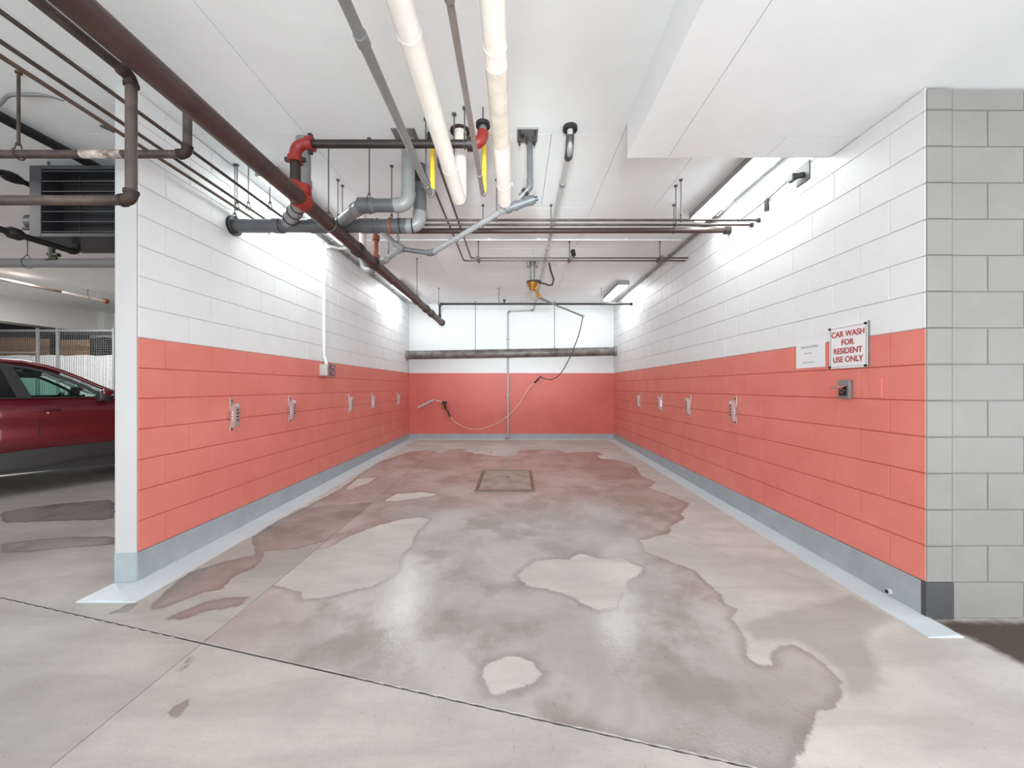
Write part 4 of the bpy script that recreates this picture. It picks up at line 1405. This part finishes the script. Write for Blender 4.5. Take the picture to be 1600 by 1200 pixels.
h1 = [tip] + [V(x, y, Y) for x, y, Y in ((908, 508, 6.52), (904, 524, 6.6), (892, 555, 6.8), (877, 582, 7.0), (862, 593, 7.2), (846, 590, 7.35))]
MB().tube(catmull(h1), .0085, 8).build('hose_upper', M_DARK, bo, 60)
h2 = [V(x, y, Y) for x, y, Y in ((846, 590, 7.35), (836, 597, 7.45), (825, 608, 7.6), (810, 632, 7.8), (792, 651, 8.0), (775, 662, 8.2), (750, 670, 8.4), (730, 669, 8.55), (712, 660, 8.7), (704, 652, 8.78), (699, 643, 8.8))]
MB().tube(catmull(h2), .0095, 8).build('hose_lower', M_HOSE, bo, 60)
MB().tube([V(846, 588, 7.35), V(835, 598, 7.45)], .018, 8).build('hose_joint', M_BLACK, bo, 40)

gn = thing('wash_gun', 'black trigger wash gun with wand resting in a pale tube on the back wall', 'spray gun', V(694, 632, 8.8))
MB().tube([V(704, 653, 8.79), V(699, 641, 8.8)], .017, 10).build('hose_tail', M_BLACK, gn, 40)
MB().tube([V(697, 641, 8.8), V(694, 630, 8.8)], .03, 10, rs=[.018, .030]).build('grip', M_BLACK, gn, 40)
MB().box(*[q for p_ in ((V(690.5, 0, 8.8).x, V(698, 0, 8.8).x), (8.77, 8.83), (V(0, 630.5, 8.8).z, V(0, 627, 8.8).z)) for q in p_], .008).build('gun_body', M_BLACK, gn, 40)
MB().tube([V(691, 630, 8.78), V(690.5, 636, 8.78), V(694, 640, 8.78)], .006, 8).build('trigger_guard', M_BLACK, gn, 40)
MB().tube(catmull([V(691, 628, 8.82), V(685, 626.5, 8.84), V(679, 625, 8.86), V(674, 626, 8.87)]), .009, 8).build('lance', M_CHROME, gn, 50)
wh = thing('wand_holder', 'pale slanted tube fixed on the red back wall for the wash wand', 'holder', V(665, 631, 8.88))
MB().cyl(V(652.5, 637, 8.87), V(677, 625, 8.87), .024, 14).build('tube', M_BOXG, wh, 40)
MB().box(V(674, 0, 8.9).x - .012, V(674, 0, 8.9).x + .012, 8.87, YB, V(0, 629, 8.87).z, V(0, 626, 8.87).z, .002).build('bracket', M_STEEL, wh)
MB().box(V(657, 0, 8.9).x - .012, V(657, 0, 8.9).x + .012, 8.87, YB, V(0, 637, 8.87).z, V(0, 634, 8.87).z, .002).build('bracket', M_STEEL, wh)


# ------------------------------------------------------------------ wall-mounted things
def mat_clip(side, y, label, jaw=1.0):
    s = 1 if side == 'left' else -1
    x = XL if side == 'left' else XR
    zc_ = 1.052
    t = thing('mat_clip', label, 'clip', (x, y, zc_), 'chrome mat clips on the side walls')
    X_ = lambda d: x + s * d
    MB().box(X_(0), X_(.008), y - .021, y + .021, zc_ - .14, zc_ + .14, .002).build('back_plate', M_CLIP, t)
    mb = MB()
    prof = [(.008, .05), (.030, .092), (.050, .10), (.062, .07), (.058, -.06), (.045, -.108), (.022, -.115), (.008, -.09)]
    mb.prism([(X_(a), y - .026, zc_ + b) for a, b in prof], (0, .052, 0))
    mb.build('jaw', M_CLIP, t)
    for k in range(4):
        z = zc_ - .045 + .03 * k
        MB().box(X_(.057), X_(.0625), y - .010, y + .010, z - .006, z + .006).build('slot', M_BAND, t)
    for k in range(4):
        z = zc_ - .05 + .025 * k
        MB().cyl((X_(.012), y - .034, z), (X_(.030), y - .030, z), .007, 8).build('tooth', M_CHROME, t)
    for z in (-.125, .125):
        MB().cyl((X_(.004), y, zc_ + z), (X_(.011), y, zc_ + z), .008, 8).build('screw', M_BAND, t)


for px, lab in ((361, 'chrome mat clip on the left red wall, nearest the front'), (452, 'chrome mat clip on the left red wall, second from the front'), (545, 'chrome mat clip on the left red wall, below and right of the outlet box'), (581, 'chrome mat clip on the left red wall, second from the back wall'), (621, 'chrome mat clip on the left red wall, closest to the back wall')):
    mat_clip('left', 595 * 2.5 / (806 - px), lab)
for px, lab in ((1150, 'chrome mat clip on the right red wall, nearest the front'), (1079, 'chrome mat clip on the right red wall, second from the front'), (1034, 'chrome mat clip on the right red wall, second from the back wall'), (1000, 'chrome mat clip on the right red wall, closest to the back wall')):
    mat_clip('right', 595 * 2.295 / (px - 806), lab)

# outlet box with white conduit, left wall
yo = 4.90
ob = thing('outlet_box', 'pale grey outlet box with two red sockets on the left red wall', 'outlet', (XL, yo + .05, 1.535))
zo0, zo1 = CZ + (605 - 587) * 4.85 / F, CZ + (605 - 569) * 4.85 / F
MB().box(XL, XL + .10, 4.84, 5.02, zo0, zo1, .008).build('box', M_BOXG, ob, 40)
cv = MB().box(XL + .10, XL + .108, 4.85, 5.06, zo0 - .01, zo1 + .01, .002).build('cover_plate', M_STEEL, ob)
for z in (zo0 + .035, zo1 - .035):
    so_ = MB().box(XL + .106, XL + .118, 4.91, 5.0, z - .027, z + .027, .004).build('socket', M_OUTLET, ob)
    MB().cyl((XL + .116, 4.955, z), (XL + .122, 4.955, z), .010, 10).build('pin', M_PAPER, so_)
wcd = thing('white_wall_conduit', 'white conduit curving down the left wall to the outlet box', 'conduit', (XL, 4.95, zo1))
cp = [(XL + .05, 4.93, zo1), (XL + .03, 4.92, zo1 + .10), (XL + .022, 4.92, zo1 + .2), (XL + .022, 4.92, 3.03), (XL + .03, 4.97, 3.12), (XL + .05, 5.08, 3.17), (XL + .09, 5.2, 3.19), (XL + .2, 5.2, 3.20)]
MB().tube(catmull(cp, 5), .019, 12).build('pipe_run', M_WHITEP, wcd, 50)
MB().box(XL, XL + .045, 4.91, 4.935, 2.45, 2.48, .002).build('strap', M_WHITEP, wcd)

# sign
def text_mesh(s, size, name, m, parent, origin, rot_z, align='CENTER', depth=.0006, sx=1.):
    cu = bpy.data.curves.new(name, 'FONT')
    cu.body = s
    cu.size = size
    cu.align_x = align
    cu.extrude = depth
    cu.offset = .0012
    tmp = bpy.data.objects.new(name, cu)
    COL.objects.link(tmp)
    dg = bpy.context.evaluated_depsgraph_get()
    me = bpy.data.meshes.new_from_object(tmp.evaluated_get(dg))
    bpy.data.objects.remove(tmp, do_unlink=True)
    Mx = Matrix.Translation(origin) @ Matrix.Rotation(rot_z, 4, 'Z') @ Matrix.Rotation(math.pi / 2, 4, 'X') @ Matrix.Diagonal((sx, 1, 1, 1))
    me.transform(Matrix.Translation(-world_loc(parent)) @ Mx)
    me.materials.clear()
    me.materials.append(m)
    o = bpy.data.objects.new(name, me)
    COL.objects.link(o)
    o.parent = parent
    return o


XW = XR - .001
sg = thing('wall_sign', 'white car wash sign with red capitals and black corner screws', 'sign', (XR, 2.62, 1.43))
sy0, sy1, sz0, sz1 = 2.467, 2.771, 1.427, 1.725
MB().box(XR - .014, XR, sy0, sy1, sz0, sz1, .003).build('panel', M_SIGN, sg)
bdm = MB()
xs_ = XR - .0145
for q in [(sy0 + .012, sy1 - .012, sz1 - .014, sz1 - .012), (sy0 + .012, sy1 - .012, sz0 + .012, sz0 + .014)]:
    bdm.box(xs_ - .0006, xs_ + .002, *q)
for q in [(sy0 + .012, sy0 + .014, sz0 + .012, sz1 - .012), (sy1 - .014, sy1 - .012, sz0 + .012, sz1 - .012)]:
    bdm.box(xs_ - .0006, xs_ + .002, *q)
bdm.build('border_line', M_BAND, sg)
MB().box(XR - .015, XR - .002, sy0 - .003, sy0, sz0 - .002, sz1 + .004).build('edge_strip', M_STEEL, sg)
for y in (sy0 + .013, sy1 - .008):
    for z in (sz0 + .01, sz1 - .012):
        MB().cyl((XR - .022, y, z), (XR - .012, y, z), .0085, 12).build('screw', M_BLACK, sg, 40)
ym = (sy0 + sy1) / 2
for txt, z, sx in (('CAR WASH', 1.648, .93), ('FOR', 1.589, .95), ('RESIDENT', 1.530, .93), ('USE ONLY', 1.470, .93)):
    text_mesh(txt, .055, 'lettering', M_SIGNR, sg, (xs_ - .0012, ym, z), -math.pi / 2, sx=sx)

# paper notice, its print too blurred to read
pn = thing('paper_notice', 'white paper notice with faint grey print left of the car wash sign', 'notice', (XR, 2.96, 1.447))
py0, py1, pz0, pz1 = 2.822, 3.112, 1.447, 1.663
MB().box(XR - .004, XR, py0, py1, pz0, pz1).build('sheet', M_PAPER, pn)
ink = MB()


def inkline(ya, yb, z, h, seed):
    rnd = random.Random(seed)
    y = yb
    while y > ya:
        w = rnd.uniform(.004, .009)
        hh = h * rnd.uniform(.55, 1)
        ink.box(XR - .0046, XR - .0038, max(y - w, ya), y, z, z + hh)
        y -= w + rnd.uniform(.0015, .003)


inkline(2.885, 3.06, 1.605, .016, 1)
ink.box(XR - .0046, XR - .0038, 2.885, 3.06, 1.600, 1.602)
inkline(2.945, 3.02, 1.555, .012, 2)
inkline(2.915, 3.045, 1.485, .010, 3)
ink.build('print', M_INK, pn)

# switched outlet with lifted cover, and blank plate
sw = thing('weatherproof_outlet', 'steel weatherproof outlet with lifted flap below the signs', 'outlet', (XR, 2.63, 1.215))
MB().box(XR - .035, XR, 2.585, 2.672, 1.215, 1.345, .006).build('box', M_STEEL, sw, 40)
MB().box(XR - .040, XR - .034, 2.60, 2.66, 1.238, 1.305, .002).build('socket_face', M_BLACK, sw)
fl_ = MB().add([(XR - .037, 2.592, 1.315), (XR - .037, 2.668, 1.315), (XR - .095, 2.668, 1.292), (XR - .095, 2.592, 1.292),
                (XR - .037, 2.592, 1.309), (XR - .037, 2.668, 1.309), (XR - .093, 2.668, 1.285), (XR - .093, 2.592, 1.285)],
               [(0, 1, 2, 3), (4, 7, 6, 5), (0, 4, 5, 1), (1, 5, 6, 2), (2, 6, 7, 3), (3, 7, 4, 0)])
fl_.build('flap', M_CHROME, sw)
MB().cyl((XR - .038, 2.63, 1.270), (XR - .046, 2.63, 1.270), .016, 14).build('keyhole_ring', M_CHROME, sw, 40)
MB().cyl((XR - .044, 2.63, 1.270), (XR - .049, 2.63, 1.270), .009, 12).build('key_slot', M_BLACK, sw, 40)
bp_ = thing('blank_plate', 'red painted blank cover plate right of the weatherproof outlet', 'cover plate', (XR, 2.42, 1.23))
MB().box(XR - .008, XR, 2.383, 2.462, 1.229, 1.350, .002).build('plate', M_RED, bp_)
for z in (1.25, 1.33):
    MB().cyl((XR - .010, 2.422, z), (XR - .007, 2.422, z), .005, 8).build('screw', M_RED, bp_)
st_ = thing('pipe_stub', 'short capped pipe stub poking from the right grey wall base', 'pipe stub', (XR, 2.325, .03))
MB().cyl((XR, 2.325, .048), (XR - .03, 2.325, .048), .016, 14).build('stub', M_BOXG, st_, 40)
MB().cyl((XR - .030, 2.325, .048), (XR - .032, 2.325, .048), .011, 12).build('bore', M_BLACK, st_, 40)
# hole clip on white left wall face
# ------------------------------------------------------------------ front left pipes
f1 = P('drain_drop_pipe', 'rusty pipe dropping in front of the white wall end and turning left, nearer', 'pipe',
       [(-1.616, -2, 2.600), (-1.616, 1.60, 2.600), (-1.616, 1.60, 2.08), (-5.5, 1.60, 2.08)], .0195, M_RUSTD, M_FIT, group='rusty drop pipes at front left', e=.035, collar=1.35)
f2 = P('drain_drop_pipe', 'rusty pipe dropping behind the big brown main and turning left, upper', 'pipe',
       [(-2.035, -2, 3.06), (-2.035, 2.36, 3.06), (-2.035, 2.36, 2.739), (-6.5, 2.36, 2.739)], .0235, M_RUSTD, M_FIT, group='rusty drop pipes at front left', e=.045, collar=1.3)
x0_, x1_ = (128 - 806) * 2.36 / F, (192 - 806) * 2.36 / F
ring(f2, 'bare_patch', ((x0_ + x1_) / 2, 2.36, 2.739), (1, 0, 0), .0235, x1_ - x0_, mat('peeled_pale_wrap', (.62, .58, .52), .6, var=.5, vscale=16, var_col=(.12, .07, .05)), .0012)
hanger(((29 - 806) * 2.36 / F, 2.36, 2.739), .026, 'x', 'heavy steel rod hanger on the upper rusty pipe at the far left', group='rod hangers over the bay', rod=.008, m=M_RUSTD)

# unit heater
uh = thing('unit_heater', 'dark grey louvred unit heater hanging from the ceiling left of the white wall end', 'heater', (-3.75, 3.4, 2.56))
hx0, hx1, hy0, hy1, hz0, hz1 = -4.09, -3.22, 3.2, 3.6, 2.56, 3.16
MB().box(hx0, hx0 + .10, hy0, hy1, hz0, hz1, .004).build('side_casing', M_HEAT, uh)
MB().box(hx1 - .05, hx1, hy0, hy1, hz0, hz1, .004).build('side_casing', M_HEAT, uh)
MB().box(hx0 + .10, hx1 - .05, hy0, hy1, hz1 - .03, hz1, .003).build('top_casing', M_HEAT, uh)
MB().box(hx0 + .10, hx1 - .05, hy0, hy1, hz0, hz0 + .03, .003).build('bottom_casing', M_HEAT, uh)
MB().box(hx0 + .1, hx1 - .05, hy0 + .16, hy1 - .02, hz0 + .03, hz1 - .03).build('coil', M_HEATD, uh)
for k in range(7):
    z = 2.60 + .085 * k
    MB().add([(hx0 + .10, hy0 + .005, z), (hx1 - .05, hy0 + .005, z), (hx1 - .05, hy0 + .12, z + .045), (hx0 + .10, hy0 + .12, z + .045),
              (hx0 + .10, hy0 + .003, z + .006), (hx1 - .05, hy0 + .003, z + .006), (hx1 - .05, hy0 + .12, z + .051), (hx0 + .10, hy0 + .12, z + .051)],
             [(0, 1, 2, 3), (4, 7, 6, 5), (0, 4, 5, 1), (1, 5, 6, 2), (2, 6, 7, 3), (3, 7, 4, 0)]).build('louvre', M_HEAT, uh)
MB().cyl(((92 - 806) * 3.3 / F, 3.3, hz1 - .05), ((92 - 806) * 3.3 / F, 3.3, hz1 - .06), .002, 6).cyl((hx0 + .28, hy0 + .13, hz0 + .03), (hx0 + .28, hy0 + .13, hz1 - .03), .006, 6).build('brace', M_HEATD, uh)
MB().cyl((hx0 - .35, 3.5, 2.80), (hx0 - .02, 3.5, 2.80), .075, 20).build('fan_motor', M_HEAT, uh, 40)
MB().tube([(hx0 - .33, 3.42, 2.72), (hx0 - .12, 3.42, 2.71), (hx0 - .03, 3.42, 2.75), (hx0 - .02, 3.42, 2.86)], .014, 8).build('motor_cable', M_BLACK, uh, 50)
for x in (-3.75, hx0 + .04):
    MB().cyl((x, 3.3, hz1), (x, 3.3, ZC), .008, 8).build('hanging_rod', M_ROD, uh)

hm = P('heating_pipe', 'thick black pipe sloping past the top of the unit heater', 'pipe', [(-3.62, -.5, CZ + 1.9), (-3.62, 3.85, CZ + 1.9)], .035, M_BLACK, group='black heating pipes')
hm = P('heating_pipe', 'black pipe with a bulging union entering behind the unit heater, middle height', 'pipe', [(-4.30, .5, CZ + 1.79), (-4.30, 3.5, CZ + 1.79)], .022, M_BLACK, group='black heating pipes')
MB().tube([(-4.30, y, CZ + 1.79) for y in (3.18, 3.22, 3.27, 3.31)], .04, 12, rs=[.03, .044, .044, .03]).build('union', M_BLACK, hm, 50)
MB().cyl((-4.30, .5, CZ + 1.79), (-4.30, .5, ZC), .02, 10).build('riser', M_BLACK, hm, 40)
hm = P('heating_pipe', 'lowest black pipe with a union running under the unit heater', 'pipe', [(-3.9, .4, CZ + 1.195), (-3.9, 3.38, CZ + 1.195), (-3.9, 3.38, 2.56)], .024, M_BLACK, group='black heating pipes', e=.04)
yv = 3.9 * F / (806 - 23)
MB().tube([(-3.9, yv + d, CZ + 1.195) for d in (-.05, -.025, .025, .05)], .04, 12, rs=[.03, .046, .046, .03]).build('union', M_BLACK, hm, 50)
MB().cyl((-3.9, .4, CZ + 1.195), (-3.9, .4, ZC), .024, 10).build('riser', M_BLACK, hm, 40)
yv = 3.9 * F / (806 - 81)
vv = MB().cyl((-3.9, yv, CZ + 1.195), (-3.9, yv, CZ + 1.08), .02, 12).cyl((-3.93, yv, CZ + 1.12), (-3.84, yv, CZ + 1.11), .016, 10).cyl((-3.95, yv, CZ + 1.075), (-3.86, yv, CZ + 1.085), .012, 8)
vv.build('drain_valve', M_OLIVE, hm, 40, label='olive drain valve')
gp = P('heating_pipe', 'grey horizontal pipe passing behind the white wall end below the heater', 'pipe', [(-9.5, 5.05, 2.942), (-2.66, 5.05, 2.942)], .060, M_GREYP, group='black heating pipes')
hanger(((43 - 806) * 5.05 / F, 5.05, 2.942), .064, 'x', 'rod hanger with open ring on the grey horizontal pipe at far left', group='rod hangers over the bay')
fx = thing('flexible_conduit', 'grey flexible conduit looping beside the ceiling above the unit heater', 'conduit', V(110, 183, 3.0))
MB().tube(catmull([V(111, 236, 3.2), V(104, 215, 3.15), V(98, 196, 3.1), V(102, 183, 3.0), V(114, 180, 2.95), V(135, 184, 2.9), V(160, 197, 2.85), V(178, 205, 2.8)]), .012, 8).build('conduit', M_DARK, fx, 60)
fx = thing('flexible_conduit', 'grey conduit with shallow bend near the ceiling at the far left edge', 'conduit', V(40, 150, 2.5))
MB().tube(catmull([V(-20, 176, 2.4), V(0, 162, 2.45), V(15, 149, 2.5), V(45, 148, 2.52), V(75, 149, 2.55), V(100, 156, 2.6)]), .011, 8).build('conduit', M_GREYP, fx, 60)
# far thin pipe in the parking area
fp = thing('far_sprinkler_line', 'thin far sprinkler line with pale tip running towards the wall end', 'pipe', (-8.6, 7.9, 3.1))
MB().cyl((-8.6, 1.0, CZ + 1.805), (-8.6, 7.94, CZ + 1.805), .022, 12).build('pipe_run', M_RUSTD, fp, 40)
MB().cyl((-8.6, 7.2, CZ + 1.805), (-8.6, 7.95, CZ + 1.805), .0235, 12).build('pale_section', M_IVORY, fp, 40)
MB().cyl((-8.6, 7.95, CZ + 1.805), (-8.6, 8.02, CZ + 1.805), .05, 14).build('end_cap', M_ORANGE, fp, 40)
for y, lab in ((7.65, 'short rod hanger on the far thin sprinkler line'),):
    hanger((-8.6, y, CZ + 1.805), .024, 'y', lab, group='rod hangers over the bay')
